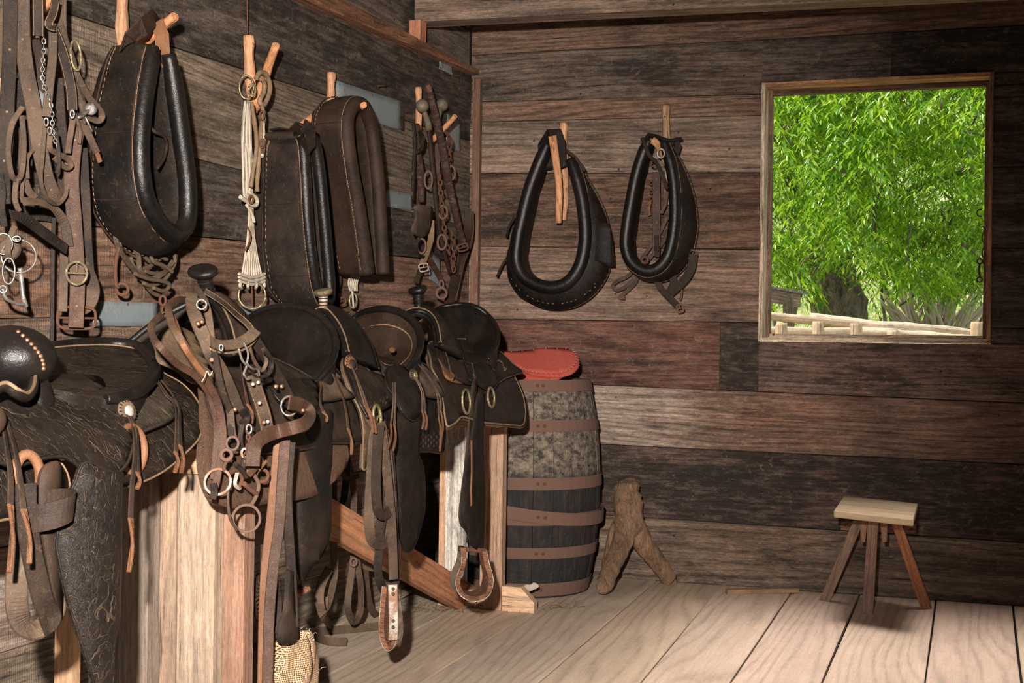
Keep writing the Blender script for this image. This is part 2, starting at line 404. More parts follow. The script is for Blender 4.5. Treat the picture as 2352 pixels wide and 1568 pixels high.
M['black'] = mat_leather('black_leather', (.0055, .005, .005), (.017, .011, .008), .44, .22, .35, .13)
M['glossy'] = mat_leather('polished_black_leather', (.0045, .004, .004), (.010, .007, .006), .32, .08, .22, .30)
M['brown'] = mat_leather('dark_brown_leather', (.017, .010, .007), (.036, .020, .013), .52, .30, .35, .16, dustc=(.12, .075, .045))
M['tooled'] = mat_leather('tooled_black_leather', (.0065, .005, .0045), (.014, .009, .007), .42, .14, .6, .22, tool=1)
M['tooledtan'] = mat_leather('tooled_olive_leather', (.024, .018, .012), (.045, .034, .021), .5, .3, .6, .4, tool=1)
M['dusty'] = mat_leather('dusty_strap_leather', (.034, .021, .014), (.082, .050, .031), .62, .8, .5, .3, dustc=(.24, .155, .095))
M['darkstrap'] = mat_leather('dark_strap_leather', (.011, .008, .007), (.030, .019, .013), .54, .36, .4, .14, dustc=(.15, .095, .058))
M['redstrap'] = mat_leather('oxblood_strap_leather', (.036, .016, .010), (.080, .038, .023), .5, .35, .5, .3, dustc=(.17, .115, .07))
M['tanstrap'] = mat_leather('chestnut_strap_leather', (.115, .045, .019), (.19, .085, .04), .55, .3, .4, .35)
M['rawhide'] = mat_leather('frayed_rawhide', (.11, .048, .024), (.21, .10, .052), .85, .2, .9, .1)
M['suede'] = mat_leather('tan_suede_edge', (.15, .095, .055), (.24, .16, .10), .85, .4, .5, .1)
M['stitch'] = mat_leather('tan_stitching', (.15, .085, .045), (.28, .17, .10), .7, .1, .2, .2)
M['steel'] = mat_metal('bright_steel', (.30, .285, .265), (.12, .09, .07), amt=.5, rough=.36)
M['iron'] = mat_metal('rusty_iron', (.10, .075, .06), amt=1.0, rough=.55, metallic=.6)
M['hoop'] = mat_metal('rusty_hoop_iron', (.105, .070, .056), (.115, .062, .045), amt=1.0, rough=.65, metallic=.15)
M['brass'] = mat_metal('dull_brass', (.34, .27, .14), (.10, .075, .045), amt=.6, rough=.42)
M['copper'] = mat_metal('copper_rivet', (.42, .22, .12), (.25, .10, .06), amt=.2, rough=.4)
M['tin'] = mat_metal('galvanised_sheet', (.30, .345, .365), (.17, .16, .15), amt=.35, rough=.5, metallic=.45, scale=.5)
M['rope'] = mat_cloth('cotton_cord', (.30, .235, .17), (.58, .50, .40))
M['hemp'] = mat_cloth('dark_rope', (.050, .034, .024), (.13, .09, .06), 60)
M['red_felt'] = mat_cloth('red_felt', (.30, .042, .030), (.47, .110, .078), 45)
M['fleece'] = mat_cloth('matted_fleece', (.045, .025, .017), (.19, .11, .07), 70, 500, bump=1.0, bdist=.012)
M['wool'] = mat_cloth('tan_wool', (.07, .045, .028), (.26, .17, .10), 45, 500, bump=1.0, bdist=.008)

def build_wall_backing(name, boxes):
    b = MB()
    for c, s_ in boxes: b.box(c, s_)
    o = b.build(name, M['gap']); o['kind'] = 'structure'; return o
def rc_(base, v=.18, a=None):
    k = 1+random.uniform(-v, v); return (base[0]*k, base[1]*k*random.uniform(.96, 1.04), base[2]*k*random.uniform(.94, 1.05), a if a is not None else random.uniform(.2, .8))

# ---------------------------------------------------------------- the room shell
def plank(parent, corners, nrm, th, mat, color, name='plank', nseg=8, rough=.0018, gap=.0016):
    """corners: bottom-start, bottom-end, top-end, top-start on the face plane; local x along the board"""
    a, b, c, d = [V(p) for p in corners]; nrm = V(nrm); mb = MB(); vs = []; ph = random.uniform(0, 90)
    for i in range(nseg+1):
        t = i/nseg; lo = a.lerp(b, t); hi = d.lerp(c, t); up = (hi-lo).normalized(); g = gap
        lo = lo+up*(g+rough*noise.noise(V((ph, t*5, 0)))); hi = hi-up*(g+rough*noise.noise(V((ph, t*5, 9))))
        bow = nrm*(noise.noise(V((ph, t*1.7, 3)))*.0035)
        vs += [lo+bow-nrm*.002, lo+bow+up*.003, hi+bow-up*.003, hi+bow-nrm*.002, hi-nrm*th, lo-nrm*th]
    fs = []
    for i in range(nseg):
        for q in range(6): fs.append((i*6+q, (i+1)*6+q, (i+1)*6+(q+1) % 6, i*6+(q+1) % 6))
    fs += [tuple(range(6)), tuple(nseg*6+q for q in range(6))]
    mb.add(vs, fs, False)
    return mb.build(name, mat, parent, frame(a.lerp(c, .5), (b-a), nrm), color)

class Seam:     # a straight seam line on a wall: z as a function of the position along it
    def __init__(s, p, q, plane):
        f = (lambda a: atX(a[0], a[1], 0)) if plane == 'X' else (lambda a: atY(a[0], a[1], 0))
        P, Q = f(p), f(q); k = (lambda v_: v_.y) if plane == 'X' else (lambda v_: v_.x)
        s.s0, s.z0, s.k = k(P), P.z, (Q.z-P.z)/(k(Q)-k(P))
    def z(s, x): return s.z0+(x-s.s0)*s.k

WL = build_wall_backing('wall_left', [((-.07, -3.4, 1.4), (.08, 7.2, 3.0))])
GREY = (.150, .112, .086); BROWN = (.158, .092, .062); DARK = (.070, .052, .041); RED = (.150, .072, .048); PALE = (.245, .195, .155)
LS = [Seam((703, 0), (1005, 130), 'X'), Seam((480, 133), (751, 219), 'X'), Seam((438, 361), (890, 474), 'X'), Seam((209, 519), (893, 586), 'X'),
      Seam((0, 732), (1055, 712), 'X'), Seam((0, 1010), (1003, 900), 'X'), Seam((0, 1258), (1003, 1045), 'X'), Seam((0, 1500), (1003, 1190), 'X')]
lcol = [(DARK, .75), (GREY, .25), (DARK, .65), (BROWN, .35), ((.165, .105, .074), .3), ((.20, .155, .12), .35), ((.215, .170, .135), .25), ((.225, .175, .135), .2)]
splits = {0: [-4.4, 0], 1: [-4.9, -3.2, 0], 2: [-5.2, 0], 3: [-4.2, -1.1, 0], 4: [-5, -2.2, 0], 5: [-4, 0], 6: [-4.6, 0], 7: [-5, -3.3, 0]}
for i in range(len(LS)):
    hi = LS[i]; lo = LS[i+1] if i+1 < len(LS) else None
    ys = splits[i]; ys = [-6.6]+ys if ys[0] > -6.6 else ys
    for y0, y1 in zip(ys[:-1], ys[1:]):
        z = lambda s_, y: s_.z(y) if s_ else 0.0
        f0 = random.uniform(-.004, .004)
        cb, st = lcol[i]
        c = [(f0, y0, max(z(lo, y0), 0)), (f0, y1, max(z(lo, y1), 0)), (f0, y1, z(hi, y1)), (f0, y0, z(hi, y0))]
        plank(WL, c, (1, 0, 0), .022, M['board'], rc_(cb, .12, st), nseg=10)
# rough set-back boards above the girt, and the girt itself
def zc(px, py, x): return atX(px, py, x)
for z0, z1 in ((2.16, 2.42), (2.43, 2.70), (2.71, 2.88)):
    plank(WL, [(-.012, -6.6, z0+.0), (-.012, 0, z0+.02), (-.012, 0, z1+.02), (-.012, -6.6, z1)], (1, 0, 0), .02, M['board'], rc_((.15, .115, .09), .1, .55), nseg=10)
g0, g1, g2, g3 = atX(703, 0, .045), atX(1062, 155, .045), atX(1062, 140, .045), atX(800, 6, .045)
def ext(a, b, y): t = (y-a.y)/(b.y-a.y); return a.lerp(b, t)
ga, gb, gc, gd = ext(g0, g1, -6.6), ext(g0, g1, -.02), ext(g3, g2, -.02), ext(g3, g2, -6.6)
gd.z = max(gd.z, ga.z+.06)
mb = MB(); mb.hexa([ga, gb, gb-V((.05, 0, 0)), ga-V((.05, 0, 0)), gd, gc, gc-V((.05, 0, 0)), gd-V((.05, 0, 0))])
mb.build('girt', M['board'], WL, frame(ga.lerp(gb, .5), gb-ga, (1, 0, 0)), (.18, .085, .048, .25), label='red-brown ledge rail of the left wall')

# end wall with the window opening
wx0, wx1, wz0, wz1 = 1.322, 2.252, 1.045, 2.135
WB = build_wall_backing('wall_back', [((-.05+.7, .07, 1.4), (1.30+.0, .08, 3.0)), ((wx1+.75, .07, 1.4), (1.5, .08, 3.0)),
                                      (((wx0+wx1)/2, .07, wz0/2-.01), (wx1-wx0+.1, .08, wz0)), (((wx0+wx1)/2, .07, (wz1+2.9)/2+.005), (wx1-wx0+.1, .08, 2.9-wz1))])
BS = [Seam((1080, -60), (2352, -150), 'Y'), Seam((1080, 127), (2352, 58), 'Y'), Seam((1085, 234), (1750, 216), 'Y'), Seam((1085, 280), (1750, 265), 'Y'), Seam((1085, 399), (1750, 396), 'Y'),
      Seam((1085, 565), (1750, 573), 'Y'), Seam((1140, 733), (1750, 741), 'Y'), Seam((1370, 884), (2352, 925), 'Y'), Seam((1378, 1020), (2352, 1066), 'Y'), Seam((1488, 1189), (2352, 1246), 'Y')]
def bw(lo, hi, x0, x1, col, st, zlo=None, zhi=None, f0=None, mt='board'):
    f0 = random.uniform(-.004, .004) if f0 is None else f0
    L = (lambda x: zlo) if zlo is not None else (lambda x: BS[lo].z(x) if lo is not None else 0.0)
    Hh = (lambda x: zhi) if zhi is not None else (lambda x: BS[hi].z(x))
    plank(WB, [(x0, f0, L(x0)), (x1, f0, L(x1)), (x1, f0, Hh(x1)), (x0, f0, Hh(x0))], (0, -1, 0), .022, M[mt], rc_(col, .06, st), nseg=8)
XM = 3.45
bw(1, 0, 0, XM, (.125, .075, .048), .45)
bw(2, 1, 0, wx0, (.105, .078, .060), .62); 
bw(None, 1, wx0, 1.85, (.100, .076, .060), .7, zlo=wz1); bw(None, 1, 1.85, XM, (.055, .047, .044), .85, zlo=wz1)
bw(3, 2, 0, wx0, (.150, .088, .065), .15); bw(4, 3, 0, wx0, (.190, .140, .105), .35)
bw(5, 4, 0, wx0, (.105, .060, .042), .6); bw(6, 5, 0, wx0, (.165, .110, .082), .35)
bw(7, 6, 0, 1.155, (.118, .058, .040), .45); bw(7, 6, 1.155, wx0, (.10, .065, .048), .85)
bw(7, None, wx0, XM, (.120, .080, .060), .62, zhi=wz0)
zz = [wz1, 2.085, 1.755, 1.43, 1.11, wz0]
for a, b in zip(zz[1:], zz[:-1]): bw(None, None, wx1, XM, (.070, .052, .043), .75, zlo=a, zhi=b)
bw(8, 7, 0, XM, (.150, .092, .063), .38, mt='faded')
bw(9, 8, 0, XM, (.082, .053, .041), .82)
bw(None, 9, 0, XM, (.125, .090, .068), .5)

# floor boards
FL = MB().box((1.7, -3.3, -.06), (3.8, 7.4, .08)).build('floor', M['gap']); FL['kind'] = 'structure'
fl = [((1414, 1420), (1505, 1334)), ((1600, 1420), (1640, 1365)), ((1687, 1568), (1811, 1369)), ((1897, 1568), (1954, 1416)), ((2132, 1568), (2147, 1404)), ((2352, 1568), (2328, 1404))]
lines = []
for p, q in fl:
    P, Q = atZ(*p), atZ(*q); k = (Q.x-P.x)/(Q.y-P.y); lines.append((P.x-P.y*k, k*.8))
x = lines[0][0]; k0 = lines[0][1]; pre = []
while x > 0: x -= random.uniform(.27, .33); k0 *= .8; pre.append((x, k0))
pre[-1] = (-.03, 0); lines = pre[::-1]+lines
x = lines[-1][0]
while x < 3.5: x += .33; lines.append((x, 0))
for (xa, ka), (xb, kb) in zip(lines[:-1], lines[1:]):
    y0, y1 = -6.9, .03; z = random.uniform(-.001, .001)
    c = [(xb+kb*y0, y0, z), (xb+kb*y1, y1, z), (xa+ka*y1, y1, z), (xa+ka*y0, y0, z)]
    plank(FL, c, (0, 0, 1), .018, M['floorboard'], rc_((.50, .385, .29), .03, .2), nseg=16, rough=.004, gap=.0035 if xa > 1.2 else .0016)

# out of the picture: ceiling, right wall, near wall with a doorway
b = MB().box((1.7, -3.3, 3.02), (3.9, 7.4, .08)); b.build('ceiling', M['board'], None, None, (.16, .12, .09, .3))['kind'] = 'structure'
b = MB().box((3.5, -3.3, 1.45), (.06, 7.4, 3.1)); b.build('wall_right', M['board'], None, None, (.16, .12, .09, .3))['kind'] = 'structure'
b = MB().box((.75, -6.95, 1.45), (1.7, .06, 3.1)).box((3.0, -6.95, 1.45), (1.0, .06, 3.1)).box((2.05, -6.95, 2.6), (1.0, .06, .8)); b.build('wall_near', M['board'], None, None, (.16, .12, .09, .3))['kind'] = 'structure'

# tie beam across the top of the picture
bl = atX(955, 52, .02); y_b = bl.y
p0 = atY(1000, 48, y_b); p1 = atY(2000, 0, y_b); kz = (p1.z-p0.z)/(p1.x-p0.x); zb = lambda x: p0.z+(x-p0.x)*kz
mb = MB(); x0, x1 = .015, 3.46
mb.hexa([V((x0, y_b, zb(x0))), V((x1, y_b, zb(x1))), V((x1, y_b+.11, zb(x1))), V((x0, y_b+.11, zb(x0))), V((x0, y_b, zb(x0)+.24)), V((x1, y_b, zb(x1)+.24)), V((x1, y_b+.11, zb(x1)+.24)), V((x0, y_b+.11, zb(x0)+.24))])
o = mb.build('ceiling_beam', M['board'], None, frame((1.7, y_b, zb(1.7)+.1), (1, 0, kz), (0, -1, 0)), (.185, .13, .098, .12)); o['kind'] = 'structure'
# stub of stud under the beam end
a = atX(960, 92, .04); mb = MB().box((a.x-.01, a.y+.02, (a.z+zb(.03))/2), (.05, .06, zb(.03)-a.z)); mb.build('stud', M['timber'], WL, frame(a, (0, 0, 1), (1, 0, 0)), (.36, .15, .08, .1))
# corner trims
def vtrim(name, px, y0, y1, w_, d_, col, X=.0, Yc=None):
    t_ = atY(px, y0, -.03); b_ = atY(px, y1, -.03)
    mb = MB().box((t_.x, t_.y, (t_.z+b_.z)/2), (w_, d_, t_.z-b_.z)); return mb
t_ = vtrim('c', 1062, 146, 1300, .022, .03, None); o = t_.build('trim_1', M['timber'], None, frame((.03, -.03, 1), (0, 0, 1), (0, -1, 0)), (.42, .18, .095, .1)); o['kind'] = 'structure'
t_ = MB().box((.045, -.035, 1.11), (.035, .028, 2.20)); o = t_.build('trim_2', M['timber'], None, frame((.05, -.03, 1), (0, 0, 1), (0, -1, 0)), (.13, .07, .045, .5)); o['kind'] = 'structure'

# ---------------------------------------------------------------- window
WN = thing('window_1', None, None, (1.78, 0, wz0), kind='structure')
def rail(name, c, s_, ax, col, mat='board'): return MB().box(c, s_).build(name, M[mat], WN, frame(c, ax, (0, -1, 0)), col)
wc = (.42, .22, .115, .15); xm = (wx0+wx1)/2; zm = (wz0+wz1)/2
rail('side_jamb', (wx0+.008, .055, zm), (.016, .15, wz1-wz0), (0, 0, 1), (.55, .42, .30, .1)); rail('side_jamb', (wx1-.008, .055, zm), (.016, .15, wz1-wz0), (0, 0, 1), (.30, .16, .09, .3))  # left jamb paler than right: outside sky light put into its colour
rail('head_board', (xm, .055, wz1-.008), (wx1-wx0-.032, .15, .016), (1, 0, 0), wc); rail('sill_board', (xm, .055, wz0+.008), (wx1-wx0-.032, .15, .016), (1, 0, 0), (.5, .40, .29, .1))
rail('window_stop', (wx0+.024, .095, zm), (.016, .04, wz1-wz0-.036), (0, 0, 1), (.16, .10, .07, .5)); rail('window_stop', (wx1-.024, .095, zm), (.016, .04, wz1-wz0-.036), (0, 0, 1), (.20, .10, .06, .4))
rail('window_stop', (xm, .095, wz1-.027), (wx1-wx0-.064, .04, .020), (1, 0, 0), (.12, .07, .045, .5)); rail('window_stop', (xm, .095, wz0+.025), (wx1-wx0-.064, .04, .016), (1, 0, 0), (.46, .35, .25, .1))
# hardware on the right jamb
xr = wx1-.045
mb = MB(); p = atY(2262, 488, .0); mb.torus((xr, 0.01, p.z), (0, -1, 0), .014, .0025, arc=PI*1.3, a0=PI*.35)
mb.build('staple', M['iron'], WN)
mb = MB(); z0 = atY(2262, 520, 0).z; z1 = atY(2262, 605, 0).z
mb.tube([V((xr+.012+.004*math.sin(i*1.1), -.004, z0+(z1-z0)*i/14)) for i in range(15)], .003, 6); mb.build('cord', M['rawhide'], WN)
mb = MB(); z1 = atY(2262, 600, 0).z; z2 = atY(2262, 642, 0).z; mb.torus((xr, -.006, z1), (0, -1, 0), .010, .003); mb.tube([V((xr, -.006, z1-.008)), V((xr-.003, -.008, (z1+z2)/2)), V((xr+.002, -.006, z2+.008))], [.004, .005, .004], 8); mb.torus((xr, -.006, z2), (0, -1, 0), .010, .003); mb.build('hook', M['iron'], WN)

# ---------------------------------------------------------------- galvanised patches nailed over the left wall
def patch(px4, label, d=.006, bent=0):
    P = [atX(x_, y_, d) for x_, y_ in px4]; t = thing('metal_patch', label, 'metal patch', sum(P, V())/4, 'galvanised patches on the left wall')
    mb = MB(); n = V((1, 0, 0)); a, b, c, e = P
    mb.grid(lambda u, v_: a.lerp(b, u).lerp(e.lerp(c, u), v_)+n*(.0015*math.sin(u*9+v_*4)), 8, 4, .002); mb.build('sheet_metal', M['tin'], t, frame(t.location, (0, 1, 0), (1, 0, 0)))
    for u, v_ in ((.05, .1), (.95, .1), (.05, .9), (.95, .9), (.5, .1)):
        q = a.lerp(b, u).lerp(e.lerp(c, u), v_); MB().lathe([(.004, 0), (.004, .0015), (.001, .0025)], q+n*.001, n, 8).build('nail', M['iron'], t)
patch([(771, 185), (930, 236), (928, 301), (760, 252)], 'large grey galvanised patch behind the brown collar, in the top of the left wall')
patch([(880, 434), (950, 447), (950, 483), (880, 474)], 'small grey metal patch between the brown collar and the ball-topped hames')
patch([(1008, 129), (1038, 146), (1041, 174), (1009, 158)], 'smallest grey metal square high up by the corner post')
patch([(1026, 262), (1057, 280), (1057, 349), (1024, 336)], 'grey metal patch behind the right arm of the peg next to the corner post')
patch([(213, 690), (366, 696), (366, 750), (213, 748)], 'long pale metal strip under the hanging chain tangle')
patch([(470, 700), (640, 704), (640, 752), (470, 752)], 'low grey metal strip behind the horn of the strap-laden saddle')
patch([(986, 572), (1012, 600), (1012, 660), (986, 640)], 'narrow grey metal patch behind the lower end of the hames')
# ================================================================ outside the window
def mat_leaf(name, a, b, trans=.45):
    t = NT(name); g = t.n('ShaderNodeNewGeometry'); t.t.nodes.remove(t.b)
    oi = t.n('ShaderNodeObjectInfo')
    f = t.math('FRACT', t.math('ADD', g.outputs['Random Per Island'], oi.outputs['Random']))
    col = t.mix(f, a, b); d = t.n('ShaderNodeBsdfDiffuse'); tr = t.n('ShaderNodeBsdfTranslucent'); gl = t.n('ShaderNodeBsdfGlossy')
    t.l(col, d.inputs[0]); t.l(t.mix(1.0, col, (1.15, 1.1, .5, 1), 'MULTIPLY'), tr.inputs[0]); gl.inputs['Roughness'].default_value = .35
    m1 = t.n('ShaderNodeMixShader'); m1.inputs[0].default_value = trans; t.l(d.outputs[0], m1.inputs[1]); t.l(tr.outputs[0], m1.inputs[2])
    m2 = t.n('ShaderNodeMixShader'); m2.inputs[0].default_value = .05; t.l(m1.outputs[0], m2.inputs[1]); t.l(gl.outputs[0], m2.inputs[2])
    t.l(m2.outputs[0], t.out.inputs[0]); return t.m
M['leaf'] = mat_leaf('green_leaf', (.06, .22, .006), (.38, .56, .03))
M['leaf2'] = mat_leaf('yellow_green_leaf', (.16, .34, .03), (.42, .55, .12))
M['leaf3'] = mat_leaf('dry_scrub_leaf', (.36, .36, .14), (.62, .56, .33))
def mat_bark():
    t = NT('rough_bark'); c = t.coords(); a = t.noise(t.scale(c, (9, 9, 2.2)), 1.4, 6, .75); b = t.noise(c, 14, 4, .6)
    t.l(t.ramp(t.math('MULTIPLY_ADD', a, .8, t.math('MULTIPLY', b, .25)), [(.40, (.05, .037, .026)), (.62, (.28, .21, .145))]), t.b.inputs['Base Color'])
    t.b.inputs['Roughness'].default_value = .9; t.bump(a, 1.0, .08); return t.m
M['bark'] = mat_bark()
def mat_ground():
    t = NT('dry_hillside'); c = t.coords(False); a = t.noise(c, .8, 6, .75); b = t.noise(c, 6, 4, .7)
    t.l(t.ramp(t.math('MULTIPLY_ADD', a, .7, t.math('MULTIPLY', b, .3)), [(.38, (.10, .17, .035)), (.50, (.34, .38, .13)), (.62, (.62, .55, .36))]), t.b.inputs['Base Color'])
    t.b.inputs['Roughness'].default_value = 1; t.bump(b, 1.0, .2); return t.m
M['ground'] = mat_ground()
G0 = -.15
def terrain(u, v_):
    x = -45+90*u; y = .2+ 95*v_*v_
    q = V((x*.08, y*.08, 0)); hill = max(0, y-30)*.42
    return V((x, y, G0+hill+noise.noise(q)*(.05+max(0, y-8)*.03)))
MB().grid(terrain, 50, 60).build('ground', M['ground'])['kind'] = 'structure'

def leaf_faces(mb, p, d, L, W, up):
    """a narrow pointed leaf, folded slightly along its rib"""
    d = d.normalized(); s_ = d.cross(up); s_ = s_.normalized() if s_.length > .01 else V((1, 0, 0)); n = s_.cross(d)
    a, b, c, e = p, p+d*L*.45+s_*W+n*W*.3, p+d*L-n*L*.1, p+d*L*.45-s_*W+n*W*.3
    mb.add([a, b, c, e], [(0, 1, 2), (0, 2, 3)], True)
def rv(): 
    return V((random.gauss(0, 1), random.gauss(0, 1), random.gauss(0, 1))).normalized()
def spray(mb, p, L, n, droop=.6):
    """a drooping twig of pinnate leaves"""
    az = random.uniform(0, 2*PI); d = V((math.cos(az), math.sin(az), random.uniform(-.7, .25))).normalized()
    for i in range(n):
        t = i/n; q = p+d*L*t+V((0, 0, -droop*L*t*t))
        side = V((-math.sin(az), math.cos(az), 0))*(1 if i % 2 else -1)
        leaf_faces(mb, q, d*.7+side*.75+V((0, 0, -.55))+rv()*.25, L*random.uniform(.28, .40), L*.045, V((0, 0, 1))+rv()*.5)
def limb(mb, pts, radii, k=7): 
    P = cat_path(pts, 6); R_ = [radii[0]+(radii[-1]-radii[0])*(i/(len(P)-1))**.8 for i in range(len(P))]
    mb.tube(P, R_, k, rough=.35)

TD = 19.0
tb = atT(1921, 735, TD); tb.z = G0; tz = lambda px, py, d=TD: atT(px, py, d)
tree = thing('shade_tree', 'big leafy green tree with a thick brown trunk just outside the window', 'tree', tb)
mb = MB()
tp = [V((tb.x+.03, tb.y, G0-.1)), tz(1925, 735), tz(1918, 660), tz(1912, 600), tz(1935, 520), tz(1975, 440), tz(2010, 330, 19.5), tz(2040, 150, 20), tz(2050, -120, 20)]
P = cat_path(tp, 6); rr = [.42, .36, .33, .27, .19, .17, .15, .12, .08]
mb.tube(P, [rr[min(i//6, 8)]+(rr[min(i//6+1, 8)]-rr[min(i//6, 8)])*((i % 6)/6) for i in range(len(P))], 16, rough=.25)
mb.build('trunk', M['bark'], tree, frame(tb, (1, 0, 0), (0, 0, 1)))
br = [([tz(1905, 625), tz(1870, 598), tz(1820, 580), tz(1770, 562, 18.5), tz(1690, 555, 18)], .15, .09), ([tz(1900, 600), tz(1880, 540), tz(1872, 480), tz(1850, 400, 18.5), tz(1800, 300, 18)], .16, .06),
      ([tz(1940, 500), tz(2040, 470, 18), tz(2130, 420, 17), tz(2240, 390, 16)], .09, .03), ([tz(1985, 430), tz(1950, 330, 18), tz(1900, 210, 17), tz(1860, 60, 16)], .10, .04),
      ([tz(2005, 340), tz(2090, 250, 19), tz(2170, 180, 18), tz(2260, 60, 18)], .10, .04), ([tz(1950, 480), tz(2060, 520, 20), tz(2160, 560, 21), tz(2260, 600, 21)], .07, .025), ([tz(1880, 470), tz(1820, 430, 17), tz(1790, 340, 16), tz(1740, 260, 16)], .07, .03)]
for pts, a, b in br:
    mb = MB(); limb(mb, pts, (a, b)); mb.build('branch', M['bark'], tree)
mb = MB(); rs = random.Random(5)
for _ in range(150):      # bare grey twigs hanging among the leaves
    p = atT(rs.uniform(1720, 2330), rs.uniform(60, 640), rs.uniform(14.5, 20)); q = p+V((rs.uniform(-.4, .4), rs.uniform(-.3, .3), rs.uniform(-.75, .1)))
    mid = p.lerp(q, .5)+V((rs.uniform(-.1, .1), 0, rs.uniform(-.08, .08))); mb.tube(cat_path([p, mid, q], 3), [.012]*7, 4)
o = mb.build('twig', M['bark'], tree); o['kind'] = 'stuff'
def bottom(px):      # underside of the crown
    return 655 + 25*math.sin(px*.021)+14*math.sin(px*.067) - (70 if 1868 < px < 1985 else 0)
def crown_points(n, d0, d1, y0=-300, x0=1500, x1=2600, thr=(-.05, .85)):
    out = []
    while len(out) < n:
        px = random.uniform(x0, x1); py = random.uniform(y0, 680); d = random.uniform(d0, d1)
        if py > bottom(px)-max(0, (d-17))*6: continue
        if d < 19.5 and 1855 < px < 1985 and py > 548: continue
        p = atT(px, py, d)
        if noise.noise(p*thr[1]) < thr[0]: continue
        out.append(p)
    return out
mb = MB()
for c in crown_points(230, 14.6, 18.5, -160, 1650, 2380, (-.3, .85)):      # leaf masses on the outer boughs
    R0 = random.uniform(.35, .75)
    for _ in range(int(34*R0/.5)):
        q = rv()*R0*random.random()**.4; p = c+V((q.x, q.y, q.z*.62)); d = (p-CAM).dot(FW); u = (p-CAM).dot(RT)/d; py = 784-(p.z-EYE)/d*FP; px = 1176+u*FP
        if py > bottom(px)-4: continue
        spray(mb, p, random.uniform(.20, .34), 9)
for p in crown_points(5600, 18.5, 22.5): spray(mb, p, random.uniform(.24, .36), 8)
for p in crown_points(3800, 15, 22, -300, 700, 1700): spray(mb, p, random.uniform(.26, .40), 8)
o = mb.build('foliage', M['leaf'], tree); o['kind'] = 'stuff'
meshes = []
for k in range(6):
    mb = MB(); spray(mb, V((0, 0, 0)), random.uniform(.24, .34), 9); o = mb.build('leaf_spray', M['leaf']); o.parent = tree; meshes.append(o.data)
    p = crown_points(1, 13.3, 14.6, 170, 1760, 2290)[0]; o.location = p-tree.location
for k, p in enumerate(crown_points(290, 13.2, 14.6, 170, 1740, 2300)):
    o = bpy.data.objects.new('leaf_spray', meshes[k % 6]); COL.objects.link(o); o.parent = tree; o.location = p-tree.location; o.rotation_euler = (0, 0, random.uniform(0, 6.28)); o.scale = [random.uniform(.8, 1.25)]*3

def shrub(px, py, d, r_, mat, label, n=420, twigs=0, L=.3, flat=.8):
    c = atT(px, py, d); b = V((c.x, c.y, c.z-r_*flat)); t = thing('shrub', label, 'shrub', b)
    mb = MB()
    for _ in range(n):
        q = rv(); q = V((q.x, q.y, q.z*flat))*r_*random.uniform(.55, 1.0)
        if noise.noise((c+q)*.8) < -.2: continue
        spray(mb, c+q, L*random.uniform(.7, 1.2), 7, .3)
    o = mb.build('foliage', M[mat], t); o['kind'] = 'stuff'
    mb = MB(); base = b+V((0, 0, -.3))
    for k in range(max(5, twigs)):
        q = rv(); q = c+V((q.x*r_, q.y*r_*.6, abs(q.z)*r_*flat*(1 if k % 3 else -.2))); mid = base.lerp(q, .5)+V((rs.uniform(-.3, .3), 0, rs.uniform(0, .3)))*r_*.5
        mb.tube(cat_path([base, mid, q], 4), [.05-.004*i for i in range(9)], 5)
    o = mb.build('stem', M['twigs'] if twigs else M['bark'], t)
    if twigs: o['kind'] = 'stuff'
M['twigs'] = mat_cloth('bleached_twig', (.40, .31, .24), (.62, .52, .42), 8, 60)
shrub(1800, 640, 27, 2.0, 'leaf2', 'bright green bush left of the tree trunk, beyond the pole fence', 520)
shrub(2062, 655, 24, 1.5, 'leaf2', 'bright green bush right of the tree trunk, beyond the pole fence', 480)
shrub(2150, 705, 20.0, .8, 'leaf3', 'pale dry bush with bleached twigs low in the window', 150, 60, .22)
shrub(2265, 690, 31, 1.5, 'leaf2', 'sparse yellowish bush at the far right end of the pole fence', 260, 30)
shrub(2010, 640, 37, 2.8, 'leaf3', 'wide pale bush far up the hill behind the tree trunk', 700, 0, .5)
shrub(1790, 570, 46, 4.6, 'leaf', 'dark green bush far up the hill behind the left bough', 700, 0, .5)
shrub(2230, 560, 57, 5.6, 'leaf2', 'tall light green bush on the hill behind the right side of the tree', 800, 0, .5)

# ---- pole fence
fe = thing('pole_fence', 'low fence of bleached crooked poles laid between short posts outside the window', 'fence', (1.2, 4.2, G0))
FD = 10.3
def pole(a, b, r0, r1, name='pole', col=(.56, .44, .31, .3), sag=.02, M_='peg', k=9):
    P = cat_path([a, a.lerp(b, .3)+V((0, 0, rs.uniform(-sag, sag))), a.lerp(b, .65)+V((0, 0, rs.uniform(-sag, sag))), b], 6)
    mb = MB(); mb.tube(P, [r0+(r1-r0)*i/(len(P)-1) for i in range(len(P))], k, rough=.35)
    return mb.build(name, M[M_], fe, frame(a.lerp(b, .5), b-a, (0, -1, 0)), col)
pole(atT(1200, 690, FD), atT(2050, 752, FD+.1), .034, .030); pole(atT(1860, 730, FD+.12), atT(2330, 778, FD+.1), .040, .028)
pole(atT(1200, 735, FD), atT(2060, 765, FD+.05), .030, .036); pole(atT(1960, 762, FD+.1), atT(2340, 790, FD), .036, .030)
pole(atT(1200, 775, FD), atT(2340, 800, FD), .036, .036)
pole(atT(1800, 727, FD+.25), atT(1935, 742, FD+.2), .026, .034)
